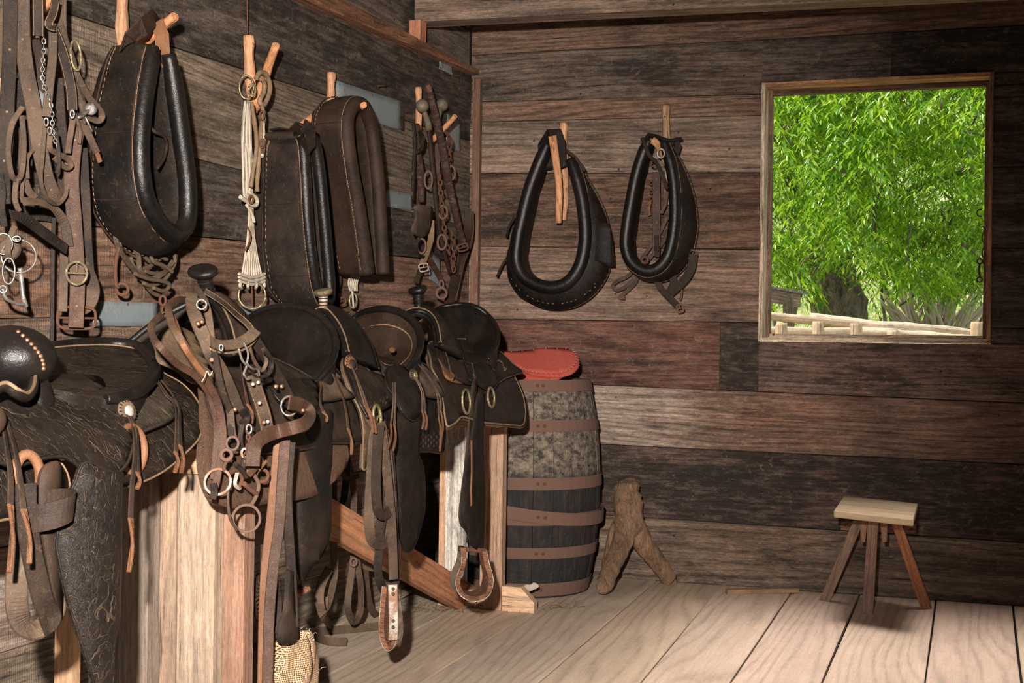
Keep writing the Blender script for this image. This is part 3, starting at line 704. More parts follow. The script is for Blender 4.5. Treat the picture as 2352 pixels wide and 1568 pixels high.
for px, py, w_ in ((1420, 720, .042), (1560, 726, .04), (1700, 734, .042), (1796, 741, .040), (1880, 738, .042), (1967, 742, .044), (2052, 758, .040), (2246, 739, .052), (2135, 770, .03)):
    t_ = atT(px, py, FD-.08); b_ = V((t_.x, t_.y, G0)); mb = MB(); mb.tube([b_, b_.lerp(t_, .5), t_-V((0, 0, .02)), t_], [w_, w_, w_, w_*.85], 10, rough=.3)
    mb.build('post', M['peg'], fe, frame(b_.lerp(t_, .5), (0, 0, 1), (0, -1, 0)), (.50, .35, .22, .3))
# ---- corner of a shed roof seen past the left jamb
a = atT(1745, 672, 12); b_ = atT(1858, 690, 12.3)
sh = thing('shed', 'corner of a low grey shed roof at the lower left of the window', 'shed', (a.x-.6, a.y+.4, G0))
def hx(p, dx, dy, dz): return [p, p+dx, p+dx+dy, p+dy, p+dz, p+dx+dz, p+dx+dy+dz, p+dy+dz]
dx = V((b_.x-a.x, b_.y-a.y, b_.z-a.z)); dy = V((-.3, 1.4, .06)); z_ = V((0, 0, .035))
for k in range(6):
    MB().hexa(hx(a+dx*(k/6)+V((0, 0, .05)), dx*(1/6.3), dy, z_*.6)).build('roof_board', M['board'], sh, frame(a+dx*(k/6), dy, (0, 0, 1)), (.20, .19, .18, .4))
MB().hexa(hx(a-V((0, -.03, .07)), dx*.8, V((0, .05, 0)), V((0, 0, .12)))).build('fascia', M['board'], sh, frame(a, dx, (0, -1, 0)), (.22, .15, .11, .4))
for k in (.05, .7): MB().box((a.x+dx.x*k-.05, a.y+.3, (a.z+G0)/2), (.08, .08, a.z-G0)).build('post', M['board'], sh, frame(a+dx*k, (0, 0, 1), (0, -1, 0)), (.16, .11, .08, .5))
# ================================================================ barrel, stool, log, blanket
def along(o): return o
BC = V((.425, -.40, 0)); 
def bar_r(z): return .258+.052*(1-((z-.44)/.44)**2)
def mat_stave():
    t = NT('charred_stave'); c = t.coords(); tc = t.n('ShaderNodeTexCoord')
    z = t.n('ShaderNodeSeparateXYZ'); t.l(tc.outputs['Object'], z.inputs[0])
    a = t.noise(t.scale(c, (3, 14, 14)), 2.0, 6, .75); b = t.noise(t.scale(c, (1, 9, 9)), 1.0, 4, .7); g = t.noise(t.scale(c, (14, 9, 9)), 3.0, 5, .75)
    hi = t.ramp(t.math('ADD', z.outputs[0], t.math('MULTIPLY', t.math('ADD', b, -.5), .10)), [(.47, 0.0), (.52, 1.0)])
    lowc = t.ramp(a, [(.45, (.007, .006, .006)), (.66, (.028, .018, .013)), (.74, (.12, .07, .045))])
    hic = t.ramp(g, [(.38, (.022, .017, .013)), (.50, (.115, .088, .066)), (.66, (.24, .185, .14))])
    t.l(t.mix(hi, lowc, hic), t.b.inputs['Base Color']); t.b.inputs['Roughness'].default_value = .72; t.bump(t.math('ADD', a, g), .9, .012); return t.m
M['stave'] = mat_stave()
bar = thing('barrel', 'old charred wooden barrel with rusty hoops in the corner under the red cloth', 'barrel', BC)
BTH = -.022; NS = 22; sp = 0; ws = [random.uniform(.8, 1.25) for _ in range(NS)]; tot = sum(ws)
for k in range(NS):
    a0 = 2*PI*sp/tot; sp += ws[k]; a1 = 2*PI*sp/tot; g = .004; jr = random.uniform(-.002, .002)
    def fn(u, v_, a0=a0, a1=a1, jr=jr):
        z = .006+.872*u; a = a0+g+(a1-a0-2*g)*v_; r_ = bar_r(z)+jr+.0015*noise.noise(V((z*9, a*5, 1))); return BC+V((math.cos(a)*r_, math.sin(a)*r_, z))
    mb = MB(); mb.grid(fn, 12, 2, BTH, False)
    am = (a0+a1)/2; mb.build('stave', M['stave'], bar, frame(BC, (0, 0, 1), (math.cos(am), math.sin(am), 0)))
def hoop(z0, z1, tilt=0, ta=0, off=.003, label=None):
    mb = MB(); n = 48; vs = []
    for i in range(n):
        a = 2*PI*i/n; dz = tilt*math.cos(a-ta)
        for z, o_ in ((z0, 0), (z1, 0), (z1, .0022), (z0, .0022)):
            zz_ = z+dz; r_ = bar_r(max(0, min(.88, zz_)))+off+o_+(.004*abs(tilt)*20); vs.append(BC+V((math.cos(a)*r_, math.sin(a)*r_, zz_)))
    mb.add(vs, [(i*4+q, ((i+1) % n)*4+q, ((i+1) % n)*4+(q+1) % 4, i*4+(q+1) % 4) for i in range(n) for q in range(4)], False)
    h = mb.build('hoop', M['hoop'], bar, label=label); rv_ = MB()
    for da in (-.045, .045):
        a = -1.05+da; z = (z0+z1)/2+tilt*math.cos(a-ta); r_ = bar_r(z)+off+.002+(.004*abs(tilt)*20)
        rv_.lathe([(.007, 0), (.0065, .002), (.003, .004)], BC+V((math.cos(a)*r_, math.sin(a)*r_, z)), (math.cos(a), math.sin(a), 0), 8)
    rv_.build('rivet', M['iron'], h)
hoop(.832, .878, label='blackened top hoop'); hoop(.672, .718); hoop(.442, .490); hoop(.340, .392, .050, 3.0, .013, 'loose hoop that has slipped and hangs tilted'); hoop(.300, .345); hoop(.165, .210); hoop(.012, .065)
mb = MB()
for k in range(7):
    x0 = -.252+k*.072; x1 = x0+.070; xm_ = max(abs(x0), abs(x1)); 
    y_ = math.sqrt(max(.002, .236**2-min(.225, max(abs(x0), abs(x1)))**2)); xc = (max(-.225, x0)+min(.225, x1))/2
    MB().box(BC+V((xc, 0, .852)), (min(.225, x1)-max(-.225, x0), y_*1.96, .018)).build('head_board', M['floorboard'], bar, frame(BC+V((xc, 0, .86)), (0, 1, 0)), (.34, .26, .19, .1))

# red felt saddle cloth, folded, lying on the barrel and propped at the back
n_ = V((.10, -.80, 1)).normalized(); q0 = V((.50, -.58, .905))
def atP(px, py, p, n):
    d = ray(px, py); return CAM+d*((p-CAM).dot(n)/d.dot(n))
bk = thing('saddle_cloth', 'bright red felt saddle cloth folded on top of the barrel', 'cloth', (.5, -.45, .89))
ou = [(1085, 830), (1110, 808), (1200, 807), (1300, 802), (1319, 808), (1322, 832), (1300, 852), (1255, 861), (1215, 856), (1190, 846), (1140, 850), (1100, 850)]
ex = V((1, 0, 0)); ex = (ex-n_*ex.dot(n_)).normalized(); ey = n_.cross(ex)
O2 = [((p-q0).dot(ex), (p-q0).dot(ey)) for p in [atP(a, b, q0, n_) for a, b in ou]]
def lay(off, sh, curl):
    def fm(a, b, t_):
        return q0+ex*(a+sh[0])+ey*(b+sh[1])+n_*(off+t_+.006*math.sin(a*22+1)+curl*max(0, -b-.02)*.6)
    return fm
for i, (off, sh, sc_) in enumerate(((0, (0, 0), 1), (-.014, (.012, -.004), 1.0), (-.026, (-.02, -.022), .93))):
    mb = MB(); O3 = [(a*sc_, b*sc_) for a, b in O2]; mb.sheet(O3, lay(off, sh, -.3 if i else .1), .007, .03); ly = mb.build('felt_layer', M['red_felt'], bk)
    mb = MB(); oo = cat_path([V((a, b, 0)) for a, b in O3], 8, True); f_ = lay(off, sh, -.3 if i else .1)
    for j in range(0, len(oo)-1, 2):
        p = oo[j]; q = oo[j+1]; t_ = (q-p); 
        if t_.length < 1e-4: continue
        nn = V((t_.y, -t_.x, 0)).normalized(); mb.tube([f_(p.x-nn.x*.006, p.y-nn.y*.006, .0078), f_(p.x+nn.x*.006, p.y+nn.y*.006, .0078)], .0009, 4)
    mb.build('edge_stitching', M['rope'] if i == 0 else M['red_felt'], ly)

# stool
st = thing('stool', 'small rough wooden stool with splayed legs below the window', 'stool', (1.86, -.33, 0))
zs = .415; c4 = [atZ(1938, 1138, zs), atZ(2108, 1156, zs), atZ(2098, 1192, zs), atZ(1915, 1172, zs)]
mb = MB(); th = V((0, 0, .026)); mb.hexa([c4[3]-th, c4[2]-th, c4[1]-th, c4[0]-th, c4[3], c4[2], c4[1], c4[0]])
o = mb.build('seat', M['floorboard'], st, frame((c4[0]+c4[2])/2, c4[2]-c4[3]), (.42, .31, .20, .05)); 
md = o.modifiers.new('b', 'BEVEL'); md.width = .004; md.segments = 2
def bar4(a, b, w_, d_, w2=None, d2=None, N=(0, -1, 0)):
    a, b = V(a), V(b); t_ = (b-a).normalized(); N = V(N); N = (N-t_*N.dot(t_)).normalized(); B = t_.cross(N); w2 = w2 or w_; d2 = d2 or d_
    mb = MB(); vs = []
    for p, ww, dd in ((a, w_, d_), (b, w2, d2)):
        vs += [p-B*ww/2-N*dd/2, p+B*ww/2-N*dd/2, p+B*ww/2+N*dd/2, p-B*ww/2+N*dd/2]
    return mb.hexa(vs)
def leg(a, b, col, w_=.042, nm='leg'):
    bar4(b, a, w_, .030, w_*.9, .026).build(nm, M['peg'], st, frame((a+b)/2, b-a, (0, -1, 0)), col)
cs = sum(c4, V())/4
ft = [atZ(1897, 1372, 0), atZ(1993, 1408, 0), atZ(2126, 1393, 0)]
ft[0].y = max(ft[0].y, -.21); 
ft[0] = atY(1895, 1372, -.17); ft[0].z = .0; ft[2] = atY(2128, 1393, -.19); ft[2].z = 0
leg(atY(1975, 1190, -.30), ft[0], (.20, .125, .09, .3), .040); leg(atY(2006, 1195, -.42), ft[1], (.17, .10, .075, .35), .042); leg(atY(2056, 1190, -.32), ft[2], (.30, .12, .06, .15), .040)
for px in (1985, 2030):
    a = atY(px, 1190, -.36); b = atY(px-(3 if px < 2000 else -2), 1244, -.36); bar4(a, b, .028, .03, .016, .012).build('tenon', M['peg'], st, frame(a, b-a, (0, -1, 0)), (.22, .13, .075, .2))
# loose board patch on the wall behind the stool
p = atY(1932, 1194, -.008); q = atY(2104, 1226, -.008)
bp = thing('board_patch', 'short brown board scrap nailed to the wall behind the stool', 'board', ((p.x+q.x)/2, -.008, (p.z+q.z)/2))
MB().box(((p.x+q.x)/2, -.012, (p.z+q.z)/2), (q.x-p.x, .012, p.z-q.z)).build('scrap_board', M['board'], bp, frame(bp.location, (1, 0, 0), (0, -1, 0)), (.19, .10, .065, .3))
for s_ in (-1, 1): MB().lathe([(.004, 0), (.002, .002)], bp.location+V((s_*(q.x-p.x)*.44, -.010, 0)), (0, -1, 0), 8).build('nail', M['iron'], bp)

# forked log
lg = thing('forked_log', 'grey-brown forked tree crotch standing on its prongs between barrel and stool', 'log', (.85, -.2, 0))
topp = atY(1443, 1112, -.16); cr = atY(1447, 1228, -.21)
mb = MB()
def lim(pts, rs_, n=12): P = cat_path(pts, 6); mb.tube(P, [rs_[min(int(i/6), len(rs_)-1)]*(1-(i % 6)/6)+rs_[min(int(i/6)+1, len(rs_)-1)]*((i % 6)/6) for i in range(len(P))], n, rough=.3)
lim([topp+V((0, 0, .012)), topp, atY(1440, 1150, -.17), atY(1445, 1195, -.2), cr], [.026, .050, .060, .064, .044])
f1 = atZ(1388, 1352, .03); f2 = V((.962, -.055, .02)); f3 = atY(1398, 1330, -.06)
lim([atY(1437, 1180, -.19), atY(1432, 1240, -.24), atY(1405, 1300, -.34), f1+V((0, 0, .01)), f1+V((0, -.01, -.012))], [.044, .046, .038, .033, .020])
lim([atY(1452, 1180, -.19), atY(1470, 1235, -.16), atY(1510, 1290, -.11), f2, f2+V((.012, 0, -.01))], [.044, .046, .038, .032, .016])
lim([atY(1434, 1180, -.17), atY(1415, 1240, -.12), atY(1402, 1290, -.08), V((f3.x, -.07, .02))], [.038, .038, .034, .026])
mb.build('weathered_log', M['driftwood'], lg, frame((.85, -.2, .25), (0, 0, 1), (0, -1, 0)), (.27, .165, .10, .15))
mb = MB(); kp = atZ(1385, 1350, .03)+V((0, -.03, 0)); mb.lathe([(.012, 0), (.008, .004), (.003, .002)], kp, (-.2, -1, .2), 10); mb.build('knot', M['driftwood'], lg, None, (.10, .06, .04, .8))

# stick, wood block, paper scrap
a, b = atZ(1668, 1358, .012), atZ(1834, 1355, .012); a.y = min(a.y, -.06); b.y = min(b.y, -.05)
t_ = thing('stick', 'thin split wooden stick lying on the floor against the end wall', 'stick', (a+b)/2); bar4(a, b, .026, .020, .022, .016, (0, 0, 1)).build('lath', M['peg'], t_, frame((a+b)/2, b-a), (.26, .165, .10, .2))

# ================================================================ the saddle rack
XR = .38
rk = thing('saddle_rack', 'long wooden saddle rack of rough posts along the left wall', 'rack', (XR, -1.9, 0))
yF = -.905
def post(px0, px1, pyb, y, z1, col, nm='post', depth=.045, mat='timber', lean=0, zb_=0.0, label=None):
    a = atY(px0, pyb, y).x; b = atY(px1, pyb, y).x
    mb = MB().box(((a+b)/2, y+depth/2, (z1+zb_)/2), (abs(b-a), depth, z1-zb_), jit=.0015)
    return mb.build(nm, M[mat], rk, frame(((a+b)/2, y, z1/2), (0, 0, 1), (0, -1, 0)), col, label=label)
def mat_paint():
    m_ = mat_wood('chipped_white_paint', (.60, .56, .50), stain=.5, dust=.3, gr=1.0, ring=20, nails=False, saw=0, crack=.5); return m_
M['paint'] = mat_paint()
post(1101, 1150, 1400, yF, .74, (.34, .21, .14, .25)); 
post(1016, 1062, 1394, yF+.01, .74, (.5, .5, .5, .38), mat='paint', label='post with flaking white paint')
post(1006, 1018, 1394, yF+.004, .74, (.44, .25, .15, .06))
p1, p2 = atX(1155, 1345, .52), None
# foot blocks
a, b = atZ(1158, 1403, 0), atZ(1236, 1403, 0); h_ = .095
bl_ = MB(); y0_ = a.y; x0_, x1_ = a.x-.01, b.x
vs = [(x0_, 0), (x1_, 0), (x1_, h_*.42), (x1_-.055, h_), (x0_, h_)]
bl_.add([V((x, y0_, z)) for x, z in vs]+[V((x, y0_+.04, z)) for x, z in vs], [(0, 1, 2, 3, 4), (9, 8, 7, 6, 5)]+[(i, (i+1) % 5, (i+1) % 5+5, i+5) for i in range(5)], False)
bl_.build('foot_block', M['timber'], rk, frame(((x0_+x1_)/2, y0_, h_/2), (1, 0, 0), (0, -1, 0)), (.50, .33, .21, .05))
MB().box((.39, yF+.03, .035), (.24, .04, .07)).build('foot_block', M['timber'], rk, frame((.39, yF, .03), (1, 0, 0), (0, -1, 0)), (.34, .23, .15, .2))
# brace
xb = .335; A, B = atX(700, 1158, xb), atX(1080, 1380, xb)
e1, e2 = atX(735, 1152, xb), atX(735, 1222, xb); wdt = (e1.z-e2.z)
mb = bar4(A, B, .115, .03, .115, .03, (1, 0, 0)); mb.build('brace', M['timber'], rk, frame((A+B)/2, B-A, (1, 0, 0)), (.36, .17, .088, .3), label='slanting orange-brown brace board')
# near boards
yN = -3.03
for px0, px1, dy, col, z1, mt in ((272, 338, 0.0, (.19, .155, .125, .5), .72, 'timber'), (361, 401, .05, (.24, .165, .115, .3), .76, 'timber'), (406, 488, .0, (.30, .225, .165, .42), .80, 'timber'), (503, 557, .045, (.215, .125, .085, .4), .74, 'timber')):
    post(px0, px1, 1568, yN+dy, z1, col, 'plank', .05, mt)
post(124, 166, 1568, yN-.20, .60, (.36, .22, .13, .2), 'plank', .03)
# side strips seen at the planks' edges
rail_ = MB(); rail_.tube([V((XR, y, .80+.004*math.sin(y*5))) for y in (-3.9, -3.2, -2.5, -1.8, -1.1, -.60)], .045, 12, rough=.2); rail_.build('rail', M['peg'], rk, frame((XR, -2, .8), (0, 1, 0)), (.34, .22, .14, .3))
MB().box((XR, -.93, .73), (.22, .05, .06)).build('bearer', M['timber'], rk, frame((XR, -.93, .73), (1, 0, 0)), (.4, .25, .15, .2))
MB().box((XR, -3.02, .73), (.34, .05, .06)).build('bearer', M['timber'], rk, frame((XR, -3.02, .73), (1, 0, 0)), (.4, .25, .15, .2))

# ================================================================ pegs (forked branches nailed to the walls)
def peg(label, up, arm=None, X=.03, plane='X', r_=.020, col=(.42, .215, .115, .2), flat=False, parts='stem'):
    at = (lambda p: (atX if plane == 'X' else atY)(p[0], p[1], (p[2] if len(p) > 2 else X)*(1 if plane == 'X' else -1)))
    P = [at(p) for p in up]; t = thing('wall_peg', label, 'wall peg', P[-1], 'pegs made of forked branches')
    mb = MB(); C_ = cat_path(P, 5) if len(P) > 2 else [P[0].lerp(P[1], i/6) for i in range(7)]
    mb.tube(C_, [r_*(.88+.12*math.sin(i*1.3)) for i in range(len(C_))], 9, rough=.25); nz = (1, 0, 0) if plane == 'X' else (0, -1, 0)
    mb.build('branch_stem', M['peg'], t, frame(P[0].lerp(P[-1], .5), P[0]-P[-1], nz), col)
    if arm:
        Q = [at(p) for p in arm]; mb = MB(); C_ = cat_path(Q, 5) if len(Q) > 2 else [Q[0].lerp(Q[1], i/6) for i in range(7)]
        mb.tube(C_, [r_*(.9-.25*i/len(C_)) for i in range(len(C_))], 8, rough=.2); mb.build('branch_arm', M['peg'], t, frame(Q[0].lerp(Q[-1], .5), Q[0]-Q[-1], nz), (col[0]*1.1, col[1]*.95, col[2]*.8, .05))
    for k in (0.12,): 
        q = P[0].lerp(P[-1], k); MB().lathe([(.004, 0), (.002, .002)], q+V(nz)*r_*.95, nz, 6).build('nail', M['iron'], t)
    return t
peg('tall peg of split orange wood behind the biggest collar', [(282, -60), (280, 40), (283, 140)], [(305, 125, .05), (350, 80, .13), (402, 38, .22)], r_=.019)
peg('peg of forked branch holding the white string cinch', [(571, 82), (573, 150), (580, 260)], [(585, 250, .04), (612, 165, .10), (634, 104, .17)], r_=.019)
peg('straight pale peg above the brown collar', [(761, 167), (760, 215), (757, 330)], [(690, 292, .05), (735, 262, .07), (800, 262, .10), (836, 241, .24)], r_=.017)
peg('peg holding the ball-topped hames beside the corner post', [(961, 200), (962, 250), (960, 330)], [(985, 330, .05), (1020, 295, .11), (1046, 266, .17)], r_=.015)
peg('forked peg whose long prong hangs down through the left end-wall collar', [(1294, 283), (1295, 340), (1297, 440), (1292, 505)], [(1268, 312, .24), (1276, 360, .22), (1284, 430, .19), (1283, 512, .17)], plane='Y', r_=.021, col=(.46, .26, .15, .12))
peg('knobbly peg above the right end-wall collar', [(1529, 242), (1531, 300), (1535, 400), (1532, 470)], [(1498, 322, .22), (1512, 335, .20), (1530, 380, .06)], plane='Y', r_=.019, col=(.38, .24, .14, .2))
peg('split peg at the far left, hidden among the bridles', [(6, 60), (8, 160), (6, 330)], [(88, 30, .1), (110, 5, .14), (125, -25, .18)], r_=.014)
# nails and hooks in the boards
t_ = thing('bent_nail', 'rusty bent nail beside the large grey patch', 'nail', atX(890, 198, 0)); MB().tube([atX(894, 198, -.005), atX(885, 197, .02), atX(868, 197, .05)], .0025, 6).build('nail_shank', M['iron'], t_)

# ================================================================ horse collars
def collar(label, path, plane, dist, r_, A, D, mat='black', rollmat='glossy', seam=True, capr=.9, flat=1.0):
    """path: pixels along the centre of the front roll; A: how far the padded body stands out beside it; D: depth towards the wall"""
    sgn = 1 if plane == 'X' else -1; at = atX if plane == 'X' else atY
    nrm = V((1, 0, 0)) if plane == 'X' else V((0, -1, 0))
    P0 = [at(p[0], p[1], (dist if len(p) < 3 else p[2])*sgn) for p in path]; P = cat_path(P0, 6); n = len(P); cen = sum(P, V())/n
    t = thing('horse_collar', label, 'horse collar', (cen.x, cen.y, min(p.z for p in P)-.05), 'leather horse collars hung on the walls')
    def lin(L, i):
        x = i/(n-1)*(len(L)-1); a = int(x); a = min(a, len(L)-2); return L[a]+(L[a+1]-L[a])*(x-a)
    T = tangents(P); outs = []
    for i in range(n):
        o_ = T[i].cross(nrm); o_.normalize()
        outs.append(o_)
    if sum((P[i]-cen).dot(outs[i]) for i in range(n)) < 0: outs = [-o_ for o_ in outs]
    mb = MB()
    rr = [lin(r_, i) if isinstance(r_, list) else r_*(.72+.28*min(1, min(i, n-1-i)/5)) for i in range(n)]
    mb.tube(P, rr, 14, N0=nrm); body_vs = []
    mb.build('roll', M[rollmat], t)
    # body: section around the path in (out, back)
    mb = MB(); k = 16; vs = []; secs = []
    for i in range(n):
        a = lin(A, i); d = lin(D, i); r1 = rr[i]; e = min(1, min(i, n-1-i)/3); 
        sec = cat_path([V(q+(0,)) for q in ((-.45*r1, .3*r1), (-r1*.75, d*.45), (-r1*.3, d), (a*.75, d*.98), (a*1.05+r1*.5, d*.62), (a*.8+r1*.8, d*.25), (r1*.95, .05*r1))], 3, True)
        k = len(sec)
        wr = noise.noise(V((i*.35, 2, 5)))*.003
        vs += [P[i]+outs[i]*(q.x+wr)-nrm*(q.y) for q in sec]; secs.append(vs[-k:])
    mb.add(vs, [(i*k+q, (i+1)*k+q, (i+1)*k+(q+1) % k, i*k+(q+1) % k) for i in range(n-1) for q in range(k)]+[tuple(range(k)), tuple((n-1)*k+q for q in range(k))])
    bd = mb.build('padded_body', M[mat], t)
    for fr_ in (.22, .36, .66, .80):
        i = int(n*fr_); q = secs[i]; c_ = sum(q, V())/len(q); mb = MB(); mb.tube([p+(p-c_).normalized()*.0005 for p in q[8:]], .0016, 4); mb.build('seam', M['brown'], bd)
    if seam:
        mb = MB(); mb.tube([P[i]+outs[i]*(rr[i]*.98)-nrm*(rr[i]*.35) for i in range(n)], .0035, 6); s1 = mb.build('welt', M['brown'], t)
        mb = MB()
        for i in range(2, n-2):
            for f_ in (0, .5):
                a_ = P[i].lerp(P[i+1], f_); o_ = outs[i]; c_ = a_+o_*(rr[i]*1.05)-nrm*(rr[i]*.18); mb.tube([c_-T[i]*.0045, c_+T[i]*.0045], .0014, 4)
        mb.build('stitching', M['stitch'], s1)
        mb = MB()
        def outer(i, f_=.62): a = lin(A, i); d = lin(D, i); return P[i]+outs[i]*(a*1.0+rr[i]*.55+.002)-nrm*d*f_
        mb.tube([outer(i, .80) for i in range(1, n-1)], .003, 6); s2 = mb.build('welt', M['brown'], t)
        mb = MB()
        for i in range(2, n-2):
            c_ = outer(i, .74); mb.tube([c_-T[i]*.005, c_+T[i]*.005], .0013, 4)
        mb.build('stitching', M['stitch'], s2)
    return t, P, outs, rr
c1, P_, O_, R_ = collar('largest glossy black horse collar, hung nearest on the left wall', [(350, 108), (343, 150), (330, 230), (322, 320), (324, 400), (338, 465), (368, 515), (400, 538), (425, 520), (432, 470), (428, 400), (416, 310), (403, 220), (388, 125)],
       'X', .215, .0255, [.015, .012, .005, .0, .01, .03, .04, .04, .03, .01, .0, 0, 0, .0], [.12, .14, .16, .17, .175, .17, .15, .13, .12, .12, .12, .12, .11, .08])
mb = MB(); mb.strap([atX(285, 108, .16), atX(300, 85, .19), atX(330, 62, .21), atX(352, 42, .19), atX(362, 60, .14), atX(372, 110, .15), atX(370, 150, .16)], .05, .005, (1, 0, 0)); mb.build('top_cap', M['brown'], c1, label='curled brown leather cap')
mb = MB(); mb.strap([atX(360, 50, .185), atX(372, 80, .185), atX(374, 118, .19), atX(366, 150, .195)], .042, .004, (1, -.6, 0)); mb.build('cap_lining', M['tanstrap'], c1)
mb = MB(); mb.tube(cat_path([atX(348, 195, .12), atX(352, 235, .13), atX(340, 270, .16), atX(352, 300, .20), atX(376, 312, .20), atX(383, 335, .19), atX(376, 365, .19), atX(362, 385, .2)], 5), .005, 6); mb.build('thong', M['darkstrap'], c1)
c3, *_ = collar('matt brown horse collar, open at the bottom, right of the big grey patch', [(842, 628), (833, 560), (820, 470), (806, 390), (797, 320), (797, 270), (812, 242), (833, 243), (850, 280), (860, 340), (868, 420), (873, 500), (877, 570), (880, 628)],
       'X', .20, [.030, .030, .029, .028, .027, .026, .026, .026, .025, .025, .025, .025, .025, .025], [.0, .0, .0, .0, .005, .01, .012, .01, .0, .0, .0, .0, .0, .0], [.12, .135, .15, .155, .15, .14, .12, .10, .08, .07, .07, .07, .07, .06], mat='brown', rollmat='brown')
c2, *_ = collar('black horse collar with whip-stitched edge, seen edge-on between cinch and brown collar', [(683, 305), (694, 330), (700, 400), (704, 480), (712, 570), (724, 650), (738, 688), (752, 692), (757, 660), (750, 570), (742, 480), (734, 400), (725, 340), (716, 312)],
       'X', .24, .021, [.01, .01, .005, .0, .01, .02, .02, .01, .0, .0, .0, .0, 0, 0], [.12, .15, .17, .185, .195, .19, .15, .10, .08, .06, .05, .05, .05, .05], mat='darkstrap')
mb = MB(); mb.strap([atX(628, 300, .10), atX(650, 296, .14), atX(672, 300, .18), atX(690, 284, .22), atX(700, 290, .25)], .035, .006, (.3, 0, 1)); mb.build('top_strap', M['brown'], c2)
mb = MB(); mb.strap([atX(696, 290, .26), atX(712, 300, .27), atX(712, 325, .27), atX(698, 340, .27)], .05, .006, (1, -.5, 0)); mb.build('top_cap', M['black'], c2)
c4, *_ = collar('wide open black horse collar, left of the two on the end wall', [(1258, 330), (1240, 372), (1218, 430), (1200, 500), (1188, 560), (1187, 605), (1208, 640), (1258, 660), (1302, 650), (1332, 610), (1344, 550), (1340, 480), (1328, 420), (1310, 365)],
       'Y', .20, .029, [.0, .0, .005, .015, .03, .05, .07, .075, .075, .08, .07, .045, .015, .0], [.08, .10, .12, .13, .14, .14, .14, .14, .14, .15, .15, .14, .11, .06])
mb = MB(); mb.strap([atY(1248, 372, -.17), atY(1246, 335, -.17), atY(1262, 306, -.20), atY(1280, 305, -.20), atY(1288, 330, -.20), atY(1288, 362, -.20), atY(1296, 382, -.20)], .045, .006, (0, -1, .15)); mb.build('top_cap', M['black'], c4)
mb = MB(); mb.sheet([(1236, 340), (1262, 330), (1272, 350), (1275, 378), (1262, 388), (1244, 382)], lambda a, b, t_: atY(a, b, -.15-t_), .01, 12); mb.build('throat_flap', M['black'], c4)
mb = MB(); mb.strap([atY(1300, 345, -.19), atY(1322, 362, -.2), atY(1344, 392, -.2)], .014, .005, (0, -1, 0)); mb.build('billet', M['darkstrap'], c4)
mb = MB(); mb.sheet([(1350, 515), (1400, 512), (1410, 560), (1413, 612), (1395, 612), (1372, 600), (1350, 595)], lambda a, b, t_: atY(a, b, -.17-t_-.00002*(1410-a)*(a-1350)), .005, 15, curve=False); mb.build('leather_patch', M['black'], c4)
for (a, b, c_, d) in ((1182, 500, 1164, 545), (1176, 578, 1142, 635)):
    mb = MB(); mb.tube(cat_path([atY(a, b, -.13), atY((a+c_)/2-4, (b+d)/2, -.15), atY(c_, d, -.14)], 4), .006, 6); mb.build('thong', M['darkstrap'], c4)
mb = MB()
for row in (0, 1):
    pts = cat_path([atY(x_, y_, -.185+.02*row) for x_, y_ in ((1175, 640-row*8), (1200, 672-row*8), (1245, 694-row*8), (1290, 697-row*8), (1330, 684-row*8), (1372, 655-row*8))], 8)
    for i in range(0, len(pts)-1, 2):
        if noise.noise(V((i*.3, row*4, 1))) > -.15: mb.tube([pts[i], pts[i].lerp(pts[i+1], .7)], .002, 4)
mb.build('stitching', M['stitch'], c4, label='worn tan lacing along the bottom')
c5, *_ = collar('narrower black horse collar on the end wall, nearer the window', [(1492, 322), (1478, 350), (1462, 400), (1450, 460), (1440, 520), (1437, 565), (1450, 602), (1482, 622), (1515, 612), (1538, 575), (1549, 510), (1549, 440), (1541, 380), (1524, 325)],
       'Y', .20, .0255, [.0, .0, .0, .005, .005, .005, .015, .025, .035, .05, .055, .04, .02, .0], [.08, .11, .13, .14, .15, .15, .15, .16, .17, .19, .19, .17, .13, .08])
mb = MB(); mb.strap([atY(1478, 326, -.2), atY(1490, 308, -.2), atY(1505, 312, -.19), atY(1520, 318, -.2), atY(1540, 322, -.18), atY(1566, 318, -.16)], .030, .006, (0, -.5, 1)); mb.build('top_strap', M['black'], c5)
mb = MB(); mb.strap([atY(1540, 330, -.16), atY(1552, 322, -.15), atY(1558, 336, -.15), atY(1552, 352, -.15)], .03, .006, (0, -1, 0)); mb.build('keeper', M['darkstrap'], c5)
